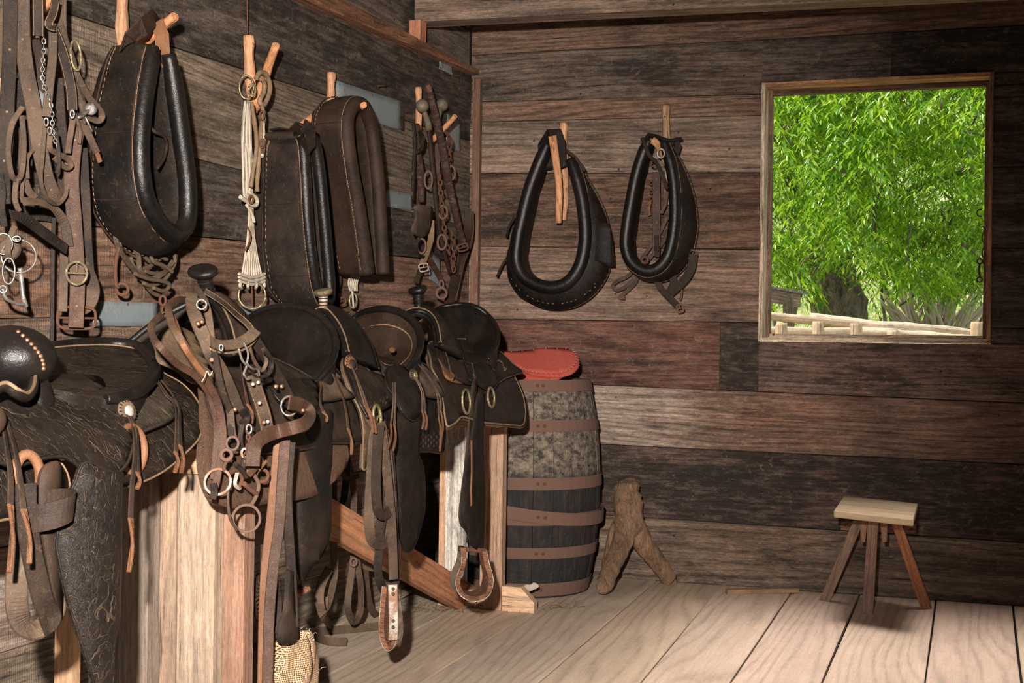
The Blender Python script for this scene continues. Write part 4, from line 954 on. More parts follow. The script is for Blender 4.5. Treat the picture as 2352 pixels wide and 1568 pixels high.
# ================================================================ saddles
def mk_w(zr, W=.29, k=.13): 
    return lambda z: (W*(1-math.exp(-(zr-z)/k)) if z < zr else 0.0)
def atD(px, py, w_, off=0.0):
    """where the line of sight meets the side of a saddle draped over the rail"""
    x = XR+.22
    for _ in range(14):
        p = atX(px, py, x); x = x*.5+.5*(XR+w_(p.z)+off)
    return atX(px, py, x)
def dsheet(parent, name, ol, w_, off, th, mat, curve=True, step=.028, label=None, mirror=False, curl=None, edge=None, edgemat='suede'):
    O = []
    for q in ol:
        p = atD(q[0], q[1], w_, off); O.append((p.y, p.z))
    cy = sum(a for a, b in O)/len(O); cz = sum(b for a, b in O)/len(O)
    def fm(a, b, t_, s_=1):
        e = (curl(a-cy, b-cz) if curl else 0)+.004*noise.noise(V((a*9, b*9, off*50)))
        return V((XR+s_*(w_(b)+off+t_+e), a, b))
    mb = MB(); mb.sheet(O, fm, th, step, curve=curve); o = mb.build(name, mat, parent, label=label)
    if edge:
        oo = cat_path([V((a, b, 0)) for a, b in O], 5, True) if curve else [V((a, b, 0)) for a, b in O]
        mb = MB(); mb.tube([fm(p.x, p.y, th*.9) for p in oo], edge, 5, closed=True); mb.build('edging', M[edgemat], o)
    if mirror:
        mb = MB(); mb.sheet(O, lambda a, b, t_: fm(a, b, t_, -1), th, step*1.6, curve=curve); mb.build(name, mat, parent)
    return o
def dstrap(parent, name, pts, width, w_, off, mat, th=.0035, N=(1, -.25, 0), tip=None):
    P = [atD(p[0], p[1], w_, off if len(p) < 3 else p[2]) for p in pts]; P = cat_path(P, 6)
    mb = MB(); mb.strap(P, width, th, N, twist=lambda t: .15*math.sin(t*5)); o = mb.build(name, mat, parent)
    if tip:
        a = P[-1]; b = a+(P[-1]-P[-4]).normalized()*tip; mb = MB(); mb.strap(cat_path([a, a.lerp(b, .5)+V((.004, .003, 0)), b], 4), lambda t: width*(1.15-.5*t), th*1.6, N, twist=lambda t: t*2.0); mb.build('frayed_tip', M['rawhide'], o)
    return o
def rosette(parent, px, py, w_, off, r_, mat='tanstrap', centre='brass'):
    p = atD(px, py, w_, off); n = V((1, -.15, .25)).normalized(); mb = MB()
    mb.lathe([(r_*1.0, 0), (r_*1.0, .004), (r_*.8, .007), (r_*.5, .008), (.001, .009)], p, n, 20); o = mb.build('rosette', M[mat], parent)
    mb = MB(); u = n.cross(V((0, 0, 1))).normalized(); v_ = n.cross(u)
    for i in range(18):
        a = 2*PI*i/18; c = p+(u*math.cos(a)+v_*math.sin(a))*r_*.86+n*.006; d = (u*math.cos(a)+v_*math.sin(a)); mb.tube([c-d*r_*.10, c+d*r_*.10], .0018, 5)
    mb.build('scallop', M['black'], o); mb = MB(); mb.lathe([(r_*.52, .007), (r_*.45, .012), (r_*.2, .014), (.001, .0145)], p, n, 16); mb.build('concho', M[centre], o)
def dring(parent, px, py, w_, off, R_, mat='brass', r_=.0045, sx=.85, n=(1, -.1, .1)):
    p = atD(px, py, w_, off); MB().torus(p, n, R_, r_, 22, 8, sx).build('rigging_ring', M[mat], parent)

def seat_and_cantle(t, rim, front, centre, matseat, power=2.0, rimr=.009, inner=True, back=True, rimmat='glossy'):
    R_ = cat_path([atX(*p) for p in rim], 5); Fp = cat_path([R_[-1]]+[atX(*p) for p in front]+[R_[0]], 5)[1:-1]
    B = R_+Fp; n = len(B); c0 = atX(*centre); L = 9; vs = []
    for k in range(L+1):
        f_ = k/L
        for p in B:
            q = c0.lerp(p, f_); q.z = c0.z+(p.z-c0.z)*f_**power; vs.append(q)
    mb = MB(); mb.add(vs, [(k*n+i, k*n+(i+1) % n, (k+1)*n+(i+1) % n, (k+1)*n+i) for k in range(L) for i in range(n)])
    m2 = [p for p in vs]; seat = mb.build('seat', matseat, t)
    md = seat.modifiers.new('s', 'SOLIDIFY'); md.thickness = .006
    mb = MB(); mb.tube(R_, [rimr*(.8+.4*math.sin(PI*i/(len(R_)-1))) for i in range(len(R_))], 10); rm = mb.build('cantle_binding', M[rimmat], t)
    cx = sum(B, V())/n
    ins = lambda p, f_, dz=0: V((p.x+(cx.x-p.x)*f_, p.y+(cx.y-p.y)*f_, c0.z+(p.z-c0.z)*(1-f_)**power+dz))
    mb = MB(); mb.tube([ins(p, .055, .003) for p in R_], .0022, 5); mb.build('welt', M['suede'], rm)
    if inner:
        mb = MB(); mb.tube([ins(p, .22, .004) for p in B], .003, 5, closed=True); mb.build('padding_welt', M['stitch'], seat)
    # back and sides of the seat down to the skirt
    mb = MB(); rows = []
    for k in range(5):
        f_ = k/4; rows.append([V((p.x+(p.x-cx.x)*(.05*f_)-(.0), p.y+(p.y-cx.y)*.04*math.sin(f_*PI*.5)-.01*f_, p.z+(min(c0.z-.07, p.z-.05)-p.z)*f_)) for p in B])
    mb.add([p for r_ in rows for p in r_], [(k*n+i, k*n+(i+1) % n, (k+1)*n+(i+1) % n, (k+1)*n+i) for k in range(4) for i in range(n)])
    mb.build('seat_shell', M['black'], t)
def fork(t, fr, rr_, matf, roll=.008, th=.022, bulge=.018):
    """fr/rr_: (dx, px, py) down the right half of the front and rear edges of the arch"""
    def full(L):
        right = [atX(px, py, XR+dx) for dx, px, py in L]; left = [V((2*XR-p.x, p.y, p.z)) for p in right[::-1]]
        return cat_path(left[:-1]+right, 6)
    A, B = full(fr), full(rr_); n = min(len(A), len(B)); K = 8; vs = []
    c = V((XR, (A[0].y+B[0].y)/2, A[0].z-.05))
    for i in range(n):
        o_ = (A[i].lerp(B[i], .5)-c); o_.y = 0; o_.normalize()
        for k in range(K+1):
            v_ = k/K; vs.append(A[i].lerp(B[i], v_)+o_*bulge*math.sin(PI*v_))
        for k in range(K, -1, -1):
            v_ = k/K; vs.append(A[i].lerp(B[i], v_)-o_*(th)+o_*.0)
    k2 = 2*(K+1); mb = MB(); mb.add(vs, [(i*k2+q, (i+1)*k2+q, (i+1)*k2+(q+1) % k2, i*k2+(q+1) % k2) for i in range(n-1) for q in range(k2)]+[tuple(range(k2)), tuple((n-1)*k2+q for q in range(k2))])
    f = mb.build('fork', matf, t)
    mb = MB(); mb.tube(A, roll, 10); r1 = mb.build('gullet_roll', M['glossy'], f)
    mb = MB(); mb.tube([p+V((0, -.0, .004))+(p-c).normalized()*roll*.8+V((0, .006, 0)) for p in A], .0028, 5); mb.build('welt', M['suede'], f)
    mb = MB(); mb.tube([p+(p-c).normalized()*.003 for p in B], .0035, 6); mb.build('rear_welt', M['glossy'], f)
def horn(t, base, top, r_neck, r_cap, axis, mat='glossy', capmat=None, ell=.8, thick=.014):
    b_, c_ = atX(base[0], base[1], XR), atX(top[0], top[1], XR); ax = V(axis).normalized(); P = cat_path([b_-V((0, 0, .02)), b_, b_.lerp(c_, .5), c_-ax*.004], 5)
    mb = MB(); mb.tube(P, [r_neck*(1.7-.9*min(1, i/5)) if i < 6 else r_neck*(.8+.25*((i-6)/(len(P)-7))) for i in range(len(P))], 14); h_ = mb.build('horn', M[mat], t)
    mb = MB(); mb.lathe([(r_neck, -.012), (r_cap*.8, -.006), (r_cap, 0), (r_cap*1.02, thick*.5), (r_cap*.93, thick*.9), (r_cap*.7, thick), (r_cap*.3, thick*.85), (.001, thick*.8)], c_, ax, 24, ell=ell)
    mb.build('horn_cap', M[capmat or mat], h_)
    for k in (.35, .6, .85):
        q = b_.lerp(c_, k*.8); MB().torus(q, (c_-b_), r_neck*.98, .0016, 16, 5).build('wrap', M['black'], h_)

# ---- saddle at the far end (beside the barrel)
w4 = mk_w(1.03)
s4 = thing('saddle', 'black saddle at the far end of the rack, next to the barrel', 'saddle', (XR, -1.3, .82), 'saddles in a row on the rack')
dsheet(s4, 'skirt', [(977, 791), (985, 840), (999, 871), (1010, 919), (1015, 975), (1032, 972), (1050, 957), (1070, 961), (1104, 970), (1165, 975), (1187, 976), (1195, 957), (1196, 919), (1184, 880), (1168, 850), (1140, 812), (1100, 785), (1040, 778)], w4, 0, .010, M['darkstrap'], label=None, mirror=True, curl=lambda a, b: .018*max(0, -b*5), edge=.004)
dsheet(s4, 'skirt_lining', [(973, 796), (980, 840), (994, 871), (1004, 919), (1010, 983), (1030, 979), (1050, 965), (1100, 977), (1160, 981), (1190, 982), (1199, 957), (1190, 890), (1168, 850), (1140, 815), (1100, 790), (1040, 782)], w4, -.016, .012, M['wool'], curl=lambda a, b: .014*max(0, -b*5))
dsheet(s4, 'rear_jockey', [(1095, 862), (1110, 815), (1135, 806), (1150, 815), (1170, 834), (1193, 853), (1182, 859), (1160, 868), (1143, 877), (1120, 884)], w4, .022, .007, M['darkstrap'], curl=lambda a, b: .05*max(0, a), edge=.0025, edgemat='dusty')
dsheet(s4, 'front_jockey', [(997, 788), (1010, 787), (1022, 793), (1037, 812), (1063, 834), (1084, 862), (1084, 881), (1063, 880), (1037, 863), (1008, 823)], w4, .026, .007, M['darkstrap'], edge=.0025, edgemat='black')
dsheet(s4, 'tan_strap', [(1006, 823), (1016, 838), (1040, 862), (1060, 872), (1063, 860), (1068, 862), (1066, 880), (1040, 878), (1020, 862)], w4, .020, .006, M['tanstrap'])
seat_and_cantle(s4, [(1120, 826, .55), (1136, 804, .56), (1143, 779, .54), (1140, 753, .50), (1124, 728, .45), (1095, 706, .40), (1057, 699, .33), (1018, 704, .27), (996, 714, .22)],
                [(985, 750, .22), (1000, 760, .38), (1040, 800, .50), (1075, 838, .55)], (1062, 808, .40), M['glossy'], 1.7, .009, inner=False)
dsheet(s4, 'seat_jockey', [(1064, 816), (1078, 866), (1098, 882), (1120, 896), (1135, 893), (1144, 878), (1143, 858), (1128, 840), (1116, 818), (1090, 812)], w4, .040, .008, M['black'], edge=.003, edgemat='glossy', curl=lambda a, b: -.01)
fork(s4, [(0, 955, 713), (.045, 984, 722), (.085, 1001, 748), (.125, 1009, 790)], [(0, 985, 710), (.06, 1018, 734), (.125, 1046, 778), (.175, 1064, 824)], M['black'])
horn(s4, (962, 705), (960, 668), .021, .034, (-.15, -.35, 1), capmat='glossy', ell=.85)
rosette(s4, 1022, 805, w4, .040, .018, 'darkstrap', 'iron'); 
for k, (pts, tip) in enumerate((([(1022, 806), (1030, 830), (1036, 856)], .05), ([(1084, 835), (1088, 850), (1088, 862)], .05), ([(1121, 825), (1150, 830), (1158, 845)], .02))): dstrap(s4, 'saddle_string', pts, .008, w4, .05, M['dusty'], tip=tip)
dring(s4, 1071, 922, w4, .035, .040, 'brass', .0045, .7); dring(s4, 1128, 912, w4, .030, .034, 'brass', .0045, .75)
# fender strap and bound wooden stirrup
wf = lambda z: .30+.0*z
def fl(parent, name, ol, X, th, mat, label=None, curve=True, bulge=0, step=.05, edge=None, edgemat='suede'):
    O = [atX(a, b, X) for a, b in ol]; O = [(p.y, p.z) for p in O]; cy = sum(a for a, b in O)/len(O); hw = max(abs(a-cy) for a, b in O)
    fm = lambda a, b, t_: V((X+t_+bulge*(1-((a-cy)/hw)**2)+.004*noise.noise(V((a*8, b*6, X*9))), a, b))
    mb = MB(); mb.sheet(O, fm, th, step, curve=curve); o = mb.build(name, mat, parent, label=label)
    if edge:
        oo = cat_path([V((a, b, 0)) for a, b in O], 5, True); mb = MB(); mb.tube([fm(p.x, p.y, th*.8) for p in oo], edge, 5, closed=True); mb.build('edging', M[edgemat], o)
    return o
fl(s4, 'stirrup_leather', [(1082, 905), (1072, 980), (1060, 1100), (1056, 1181), (1063, 1222), (1066, 1250), (1105, 1266), (1108, 1200), (1104, 1100), (1098, 1000), (1096, 905)], .655, .006, M['black'], bulge=.02, edge=.002, edgemat='black')
fl(s4, 'stirrup_leather', [(1076, 880), (1068, 950), (1062, 1060), (1053, 1185), (1060, 1215), (1072, 1225), (1086, 1100), (1092, 980), (1088, 880)], .630, .006, M['darkstrap'], bulge=.012)
mb = MB(); mb.strap([atX(1083, 1010, .685), atX(1084, 1080, .685), atX(1082, 1125, .685), atX(1083, 1160, .68)], lambda t: .009+.004*math.sin(t*7), .005, (1, 0, 0)); mb.build('leather_thong', M['tanstrap'], s4)
def stirrup(parent, L, Rr, bottom, top, X, wd=.055, mats=('timber', 'steelworn'), Nd=(1, 0, 0), px=None):
    pass
M['steelworn'] = mat_metal('worn_white_metal', (.42, .39, .34), (.22, .12, .07), amt=.6, rough=.5, metallic=.4)
M['stirrupwood'] = mat_wood('oiled_wood', (.26, .11, .055), stain=.2, dust=.3, gr=3, ring=60, nails=False, saw=0)
def ustirrup(parent, path, X, wd, N, label=None, th=.014):
    P = cat_path([atX(p[0], p[1], X if len(p) < 3 else p[2]) for p in path], 5); Nn = V(N).normalized(); cen = sum(P, V())/len(P)
    T = tangents(P); outs = []
    for i, p in enumerate(P):
        o_ = T[i].cross(Nn).normalized(); 
        if (p-cen).dot(o_) < 0: o_ = -o_
        outs.append(o_)
    def wid(t): return wd*(.55+.55*math.sin(PI*min(1, max(0, t)))**1.0)
    mb = MB(); n = len(P); vs = []
    for i, p in enumerate(P):
        h = wid(i/(n-1))*.5
        vs += [p-Nn*h-outs[i]*th*.5, p+Nn*h-outs[i]*th*.5, p+Nn*h+outs[i]*th*.5, p-Nn*h+outs[i]*th*.5]
    fs = [(i*4+q, (i+1)*4+q, (i+1)*4+(q+1) % 4, i*4+(q+1) % 4) for i in range(n-1) for q in range(4)]+[(0, 1, 2, 3), tuple((n-1)*4+q for q in range(4))]
    mb.add(vs, fs, False); s_ = thing_part = mb.build('stirrup', M['stirrupwood'], parent, label=label)
    mb = MB(); vs = []
    for i, p in enumerate(P):
        h = wid(i/(n-1))*.5+.0015; o_ = outs[i]*(th*.5+.0005); o2 = outs[i]*(th*.5+.0025)
        vs += [p-Nn*h+o_, p+Nn*h+o_, p+Nn*h+o2, p-Nn*h+o2]
    mb.add(vs, fs, False); mb.build('metal_binding', M['steelworn'], s_)
    mb = MB()
    for f_ in (.08, .14, .86, .92):
        i = int(f_*(n-1)); 
        for s2 in (-.3, .3): mb.lathe([(.0055, 0), (.004, .003), (.001, .004)], P[i]+outs[i]*(th*.5+.002)+Nn*wd*s2*.6, outs[i], 8)
    mb.build('rivet', M['iron'], s_)
    a, b = P[1], P[-2]; MB().tube([a+outs[1]*.012, b+outs[-2]*.012], .008, 8).build('stirrup_bolt', M['iron'], s_)
    return s_
ustirrup(s4, [(1062, 1255, .62), (1060, 1290, .62), (1046, 1330, .61), (1056, 1358, .62), (1085, 1368, .66), (1112, 1356, .70), (1120, 1325, .72), (1112, 1290, .71), (1108, 1262, .70)], .66, .095, (.55, -.84, .0), 'bell-shaped wooden stirrup bound with white metal')
mb = MB(); mb.tube([atX(1096, 1378, .66), atX(1091, 1392, .66), atX(1098, 1374, .67)], .002, 5); mb.build('wire_end', M['rawhide'], s4)

# ---- third saddle
w3 = mk_w(1.02)
s3 = thing('saddle', 'black saddle with a small brass-topped horn, third from the front', 'saddle', (XR, -2.0, .82), 'saddles in a row on the rack')
dsheet(s3, 'rear_skirt', [(880, 860), (960, 850), (1012, 905), (1014, 960), (1013, 1034), (980, 1037), (940, 1036), (860, 1032), (830, 980)], w3, -.02, .010, M['tooled'], mirror=True, edge=.003, edgemat='brown', label='basket-stamped rear skirt')
# basket stamping on the skirt corner
mb = MB()
for i in range(11):
    for j in range(5):
        if (i+j) % 2: continue
        c = atD(948+i*6.2, 996+j*7, w3, -.006); mb.box(c, (.003, .0075, .0085))
mb.build('basket_stamp', M['brown'], s3)
dsheet(s3, 'front_skirt', [(777, 800), (782, 850), (800, 900), (820, 945), (829, 1000), (826, 1050), (824, 1074), (833, 1075), (846, 1040), (860, 960), (890, 900), (850, 830), (810, 790)], w3, -.004, .010, M['dusty'], mirror=True, edge=.003, edgemat='suede')
dsheet(s3, 'front_jockey', [(787, 817), (796, 811), (811, 813), (824, 822), (831, 838), (848, 853), (878, 865), (888, 884), (906, 920), (894, 927), (868, 942), (843, 957), (836, 952), (811, 905), (789, 848)], w3, .022, .008, M['darkstrap'], edge=.0035, edgemat='glossy', label='front jockey with stamped squares')
mb = MB()
for i in range(7):
    for j in range(3):
        if (i+j) % 2: continue
        c = atD(847+i*7.2-j*1.5, 932+j*6.5-i*3.4, w3, .034); mb.box(c, (.003, .009, .008))
mb.build('basket_stamp', M['brown'], s3)
dsheet(s3, 'rear_jockey', [(940, 851), (956, 832), (974, 838), (993, 862), (1014, 894), (1015, 909), (996, 914), (969, 908), (945, 890)], w3, .018, .007, M['dusty'], edge=.0025, edgemat='darkstrap')
seat_and_cantle(s3, [(930, 852, .55), (955, 822, .56), (966, 788, .54), (959, 752, .50), (932, 725, .44), (892, 711, .37), (850, 714, .29), (820, 726, .23), (797, 745, .2)],
                [(800, 775, .24), (830, 790, .38), (860, 820, .48), (885, 850, .54)], (880, 822, .40), M['brown'], 1.7, .012)
mb = MB(); mb.lathe([(.011, 0), (.010, .002), (.003, .003)], atX(901, 806, .50)+V((0, -.0, .004)), (.5, -.7, .5), 8); mb.build('worn_patch', M['rawhide'], s3)
dsheet(s3, 'seat_jockey', [(883, 850), (905, 838), (931, 846), (948, 868), (964, 884), (970, 921), (964, 948), (947, 965), (931, 961), (916, 942), (905, 916), (888, 884)], w3, .040, .009, M['black'], edge=.003, edgemat='glossy')
fork(s3, [(0, 738, 714), (.05, 764, 734), (.10, 785, 772), (.14, 796, 812)], [(0, 774, 713), (.07, 818, 742), (.135, 852, 795), (.18, 869, 848)], M['glossy'], .009)
horn(s3, (743, 712), (742, 672), .015, .030, (-.1, -.3, 1), 'steelworn', 'brass', .9, .010)
rosette(s3, 805, 838, w3, .036, .030, 'tanstrap', 'brown'); rosette(s3, 949, 863, w3, .052, .022, 'dusty', 'brass')
for pts, tip in (([(806, 840), (822, 880), (838, 930)], .10), ([(808, 842), (830, 890), (845, 935)], .09), ([(903, 880), (903, 930), (898, 975)], .10), ([(908, 880), (908, 930), (906, 975)], .10), ([(952, 866), (968, 900), (970, 945)], .08), ([(956, 868), (972, 900), (976, 945)], .08), ([(962, 838), (985, 868), (1004, 905), (1008, 960)], .14), ([(966, 842), (990, 872), (1010, 910), (1013, 945)], .12)): dstrap(s3, 'saddle_string', pts, .009, w3, .060, M['dusty'], tip=tip)
dring(s3, 866, 958, w3, .045, .034, 'brass', .005, .6)
fl(s3, 'fender', [(893, 960), (905, 950), (940, 968), (938, 1040), (955, 1072), (972, 1130), (969, 1162), (950, 1200), (925, 1256), (908, 1262), (900, 1200), (896, 1100)], .62, .008, M['black'], bulge=.03, edge=.0025, edgemat='glossy')
for pts, wd_, X_, mt in (([(868, 972, .66), (858, 1010), (852, 1100), (848, 1180), (852, 1235), (872, 1250), (892, 1238), (899, 1190), (896, 1110), (886, 1020), (874, 972)], .030, .67, 'dusty'), ([(872, 975), (866, 1040), (864, 1120), (868, 1170), (882, 1183), (894, 1172)], .030, .69, 'darkstrap'),
                           ([(884, 985), (880, 1060), (876, 1150), (872, 1250), (868, 1310), (880, 1352), (895, 1368), (906, 1350), (909, 1300), (905, 1200), (900, 1100), (894, 1000)], .026, .66, 'darkstrap'), ([(878, 990), (888, 1080), (898, 1180), (902, 1260), (904, 1330)], .028, .69, 'dusty'), ([(862, 1100), (856, 1020), (850, 960)], .04, .63, 'dusty')):
    P = cat_path([atX(p[0], p[1], X_ if len(p) < 3 else p[2]) for p in pts], 6); MB().strap(P, wd_, .005, (.75, -.65, 0)).build('stirrup_leather', M[mt], s3)
ustirrup(s3, [(888, 1345, .67), (884, 1400, .66), (884, 1450, .66), (896, 1482, .67), (910, 1470, .70), (912, 1430, .71), (908, 1380, .70), (904, 1345, .69)], .68, .060, (.15, -.98, 0), 'narrow wooden stirrup with metal strip, seen edge-on', .012)

# ---- second saddle (under the heap of bridles)
w2 = mk_w(1.02)
s2_ = thing('saddle', 'black saddle with a broad flat horn cap, half hidden by hanging bridles', 'saddle', (XR, -2.65, .82), 'saddles in a row on the rack')
dsheet(s2_, 'fleece_lining', [(392, 835), (440, 850), (455, 900), (456, 960), (450, 1050), (470, 1138), (515, 1166), (600, 1155), (700, 1140), (745, 1110), (783, 1065), (786, 1015), (740, 900), (600, 815), (480, 800)], w2, -.035, .022, M['fleece'], step=.03, label='brown matted fleece', mirror=True)
dsheet(s2_, 'front_pad', [(350, 790), (372, 760), (400, 750), (440, 780), (470, 830), (478, 880), (440, 880), (400, 850), (362, 830)], w2, .0, .018, M['wool'], label='torn tan felt showing under the fork')
dsheet(s2_, 'skirt', [(450, 830), (480, 800), (600, 815), (725, 880), (760, 915), (800, 914), (826, 1000), (826, 1016), (800, 1018), (751, 1018), (700, 1030), (600, 1040), (520, 1020), (470, 930)], w2, -.008, .010, M['darkstrap'], mirror=True, edge=.0035, edgemat='darkstrap')
dsheet(s2_, 'rear_jockey', [(728, 870), (745, 855), (763, 846), (785, 886), (805, 908), (795, 914), (773, 917), (745, 921), (728, 915)], w2, .018, .007, M['dusty'], edge=.0025, edgemat='black', curl=lambda a, b: .06*max(0, a))
seat_and_cantle(s2_, [(722, 884, .55), (757, 842, .57), (771, 797, .55), (762, 757, .51), (728, 722, .45), (682, 705, .38), (630, 706, .30), (590, 718, .24), (560, 740, .19)],
                [(545, 790, .22), (560, 830, .38), (610, 870, .50), (660, 900, .55)], (640, 850, .40), M['glossy'], 1.8, .010, inner=False)
dsheet(s2_, 'seat_jockey', [(610, 870), (660, 872), (714, 871), (728, 898), (731, 918), (724, 938), (710, 946), (680, 948), (645, 930), (620, 900)], w2, .038, .009, M['black'], edge=.003, edgemat='glossy')
fork(s2_, [(0, 470, 684), (.055, 500, 706), (.11, 522, 748), (.15, 534, 792)], [(0, 508, 683), (.075, 556, 716), (.14, 592, 772), (.185, 608, 830)], M['darkstrap'], .009)
horn(s2_, (481, 682), (467, 628), .020, .040, (.10, -.55, 1), ell=.80, thick=.016)
rosette(s2_, 548, 812, w2, .036, .028, 'dusty', 'iron')
for pts, tip in (([(765, 860), (790, 920), (800, 985)], .08), ([(738, 885), (735, 920), (742, 945)], .03), ([(550, 820), (560, 880), (570, 930)], .06)): dstrap(s2_, 'saddle_string', pts, .011, w2, .05, M['redstrap'], tip=tip)
fl(s2_, 'fender', [(690, 945), (742, 950), (745, 1040), (739, 1070), (739, 1101), (750, 1158), (749, 1198), (729, 1229), (705, 1275), (688, 1303), (676, 1332), (667, 1242), (666, 1124), (672, 1040)], .60, .009, M['black'], bulge=.035)
fl(s2_, 'fender_tongue', [(736, 945), (768, 960), (772, 1000), (762, 1012), (745, 1000)], .60, .006, M['darkstrap'])
# leather-covered stirrup end with a sacking bag tied over it
sa = s2_
for pts, wd_, X_, mt in (([(640, 1015), (632, 1100), (622, 1200), (612, 1290), (606, 1400), (603, 1568), (602, 1620)], .024, .68, 'tanstrap'), ([(655, 1010), (648, 1100), (642, 1200), (628, 1300), (618, 1420), (614, 1568)], .026, .70, 'redstrap'), ([(668, 1015), (660, 1120), (662, 1200), (668, 1290), (672, 1370), (674, 1440)], .024, .71, 'darkstrap'), ([(648, 1030), (640, 1150), (630, 1260), (624, 1330), (634, 1380), (630, 1450)], .030, .67, 'darkstrap')):
    P = cat_path([atX(p[0], p[1], X_) for p in pts], 6); MB().strap(P, wd_, .005, (.6, -.8, 0)).build('hanging_strap', M[mt], sa)
fl(sa, 'stirrup_cover', [(643, 1310), (655, 1315), (660, 1350), (656, 1400), (672, 1440), (678, 1468), (655, 1474), (630, 1478), (626, 1440), (636, 1400), (640, 1350)], .69, .008, M['darkstrap'], bulge=.02, label='dark leather stirrup cover')
M['burlap'] = mat_cloth('burlap_weave', (.34, .21, .11), (.72, .52, .32), 30, 300, bump=.9, bdist=.003)
def mat_burlap():
    t = NT('burlap'); c = t.coords(False); s_ = t.n('ShaderNodeSeparateXYZ'); t.l(c, s_.inputs[0]); nz = t.noise(c, 30, 3, .6)
    a = t.math('SINE', t.math('ADD', t.math('MULTIPLY', s_.outputs[2], 1250), t.math('MULTIPLY', nz, 5))); b = t.math('SINE', t.math('ADD', t.math('MULTIPLY', s_.outputs[1], 1500), t.math('MULTIPLY', nz, 5)))
    w_ = t.math('MULTIPLY', t.math('MAXIMUM', a, b), t.math('MULTIPLY_ADD', nz, .8, .6)); t.l(t.ramp(w_, [(.0, (.12, .055, .025)), (.45, (.42, .25, .13)), (.95, (.68, .46, .28))]), t.b.inputs['Base Color'])
    t.b.inputs['Roughness'].default_value = .95; t.bump(w_, .8, .003); return t.m
M['burlap'] = mat_burlap()
bc_ = atX(672, 1520, .68); sk = thing('burlap_sack', 'small burlap sack tied around the stirrup at the bottom of the picture', 'sack', (bc_.x, bc_.y, .12))
mb = MB()
zt, zl_ = atX(660, 1470, .69).z, .10
def sfn(u, v_):
    a = 2*PI*u; z = zt+(zl_-zt)*v_; r_ = .040+.016*math.sin(PI*min(1, v_*1.1+.08))+.007*math.sin(a*5+v_*7)*(.5+.5*v_)+.004*noise.noise(V((a*3, v_*9, 1)))
    return V((bc_.x+r_*.9*math.cos(a), bc_.y+r_*1.55*math.sin(a), z))
mb.grid(sfn, 40, 14, .003); mb.build('sacking', M['burlap'], sk)
mb = MB(); rs = random.Random(3)
for i in range(46):
    a = rs.uniform(0, 2*PI); p = sfn(a/(2*PI), rs.choice([0.0, .02, .5, .7])); q = p+V((rs.uniform(-.004, .015), rs.uniform(-.02, .02), rs.uniform(-.01, .02))); mb.tube([p, p.lerp(q, .5)+V((0, 0, .004)), q], .0007, 4)
o = mb.build('loose_thread', M['rope'], sk); o['kind'] = 'stuff'

# ---- nearest saddle, tooled all over, partly outside the picture on the left
w1 = mk_w(.955, .30, .12)
s1_ = thing('saddle', 'nearest saddle, black leather tooled all over with flowers, cut off by the left edge', 'saddle', (XR, -3.3, .7), 'saddles in a row on the rack')
dsheet(s1_, 'rear_skirt', [(300, 850), (354, 850), (380, 862), (415, 883), (446, 922), (457, 963), (450, 1005), (418, 1040), (351, 1091), (274, 1119), (235, 1100), (240, 980)], w1, -.015, .010, M['tooled'], mirror=True, edge=.0028, edgemat='suede')
dsheet(s1_, 'front_skirt', [(-90, 960), (40, 1000), (130, 1060), (150, 1120), (120, 1165), (60, 1185), (0, 1192), (-90, 1195)], w1, -.02, .010, M['tooled'], mirror=True, edge=.0028)
dsheet(s1_, 'rear_jockey', [(262, 922), (290, 912), (319, 900), (351, 868), (383, 898), (400, 936), (385, 962), (338, 984), (299, 997), (281, 972), (266, 944)], w1, .018, .010, M['tooledtan'], edge=.004, edgemat='darkstrap')
dsheet(s1_, 'seat_jockey', [(-90, 900), (0, 880), (77, 872), (160, 890), (242, 912), (265, 931), (287, 963), (297, 995), (293, 1033), (281, 1068), (250, 1092), (217, 1092), (181, 1076), (153, 1057), (128, 1048), (80, 1056), (32, 1068), (-10, 1062), (-90, 1020)], w1, .036, .010, M['tooled'], edge=.004, edgemat='black', step=.022)
seat_and_cantle(s1_, [(243, 917, .56), (280, 912, .57), (318, 898, .56), (343, 876, .51), (355, 850, .44), (345, 822, .36), (312, 797, .28), (250, 788, .22), (180, 789, .20), (110, 795, .19)],
                [(88, 815, .24), (85, 850, .34), (95, 885, .47), (160, 905, .54)], (185, 872, .42), M['tooled'], 1.6, .014, inner=False)
dsheet(s1_, 'seat_side', [(90, 868), (150, 858), (215, 862), (235, 880), (232, 915), (180, 918), (110, 900)], w1, .045, .008, M['black'])
# swell fork and studs
q = atX(28, 818, .44); mb = MB()
for sgn in (1, -1):
    pass
P = cat_path([V((XR+.15, q.y-.05, .84)), V((XR+.14, q.y-.025, .89)), V((XR+.10, q.y, .935)), V((XR+.04, q.y, .965)), V((XR-.04, q.y, .965)), V((XR-.125, q.y, .945)), V((XR-.185, q.y-.025, .90)), V((XR-.20, q.y-.05, .84))], 6)
mb.tube(P, [(.030, .036, .048, .055, .055, .068, .072, .060)[min(7, int(i/6))] for i in range(len(P))], 18, N0=(0, 1, 0)); o = mb.build('fork', M['glossy'], s1_, label='polished swell studded with brass tacks')
md = o.modifiers.new('s', 'SUBSURF'); md.levels = 1; md.render_levels = 1
hb = atX(20, 815, .50)
mb = MB(); mb.ball(atX(26, 822, .47), .080, 22, (1.15, 1.0, .82)); mb.build('swell', M['glossy'], s1_)
mb = MB(); c0 = atX(26, 822, .47)
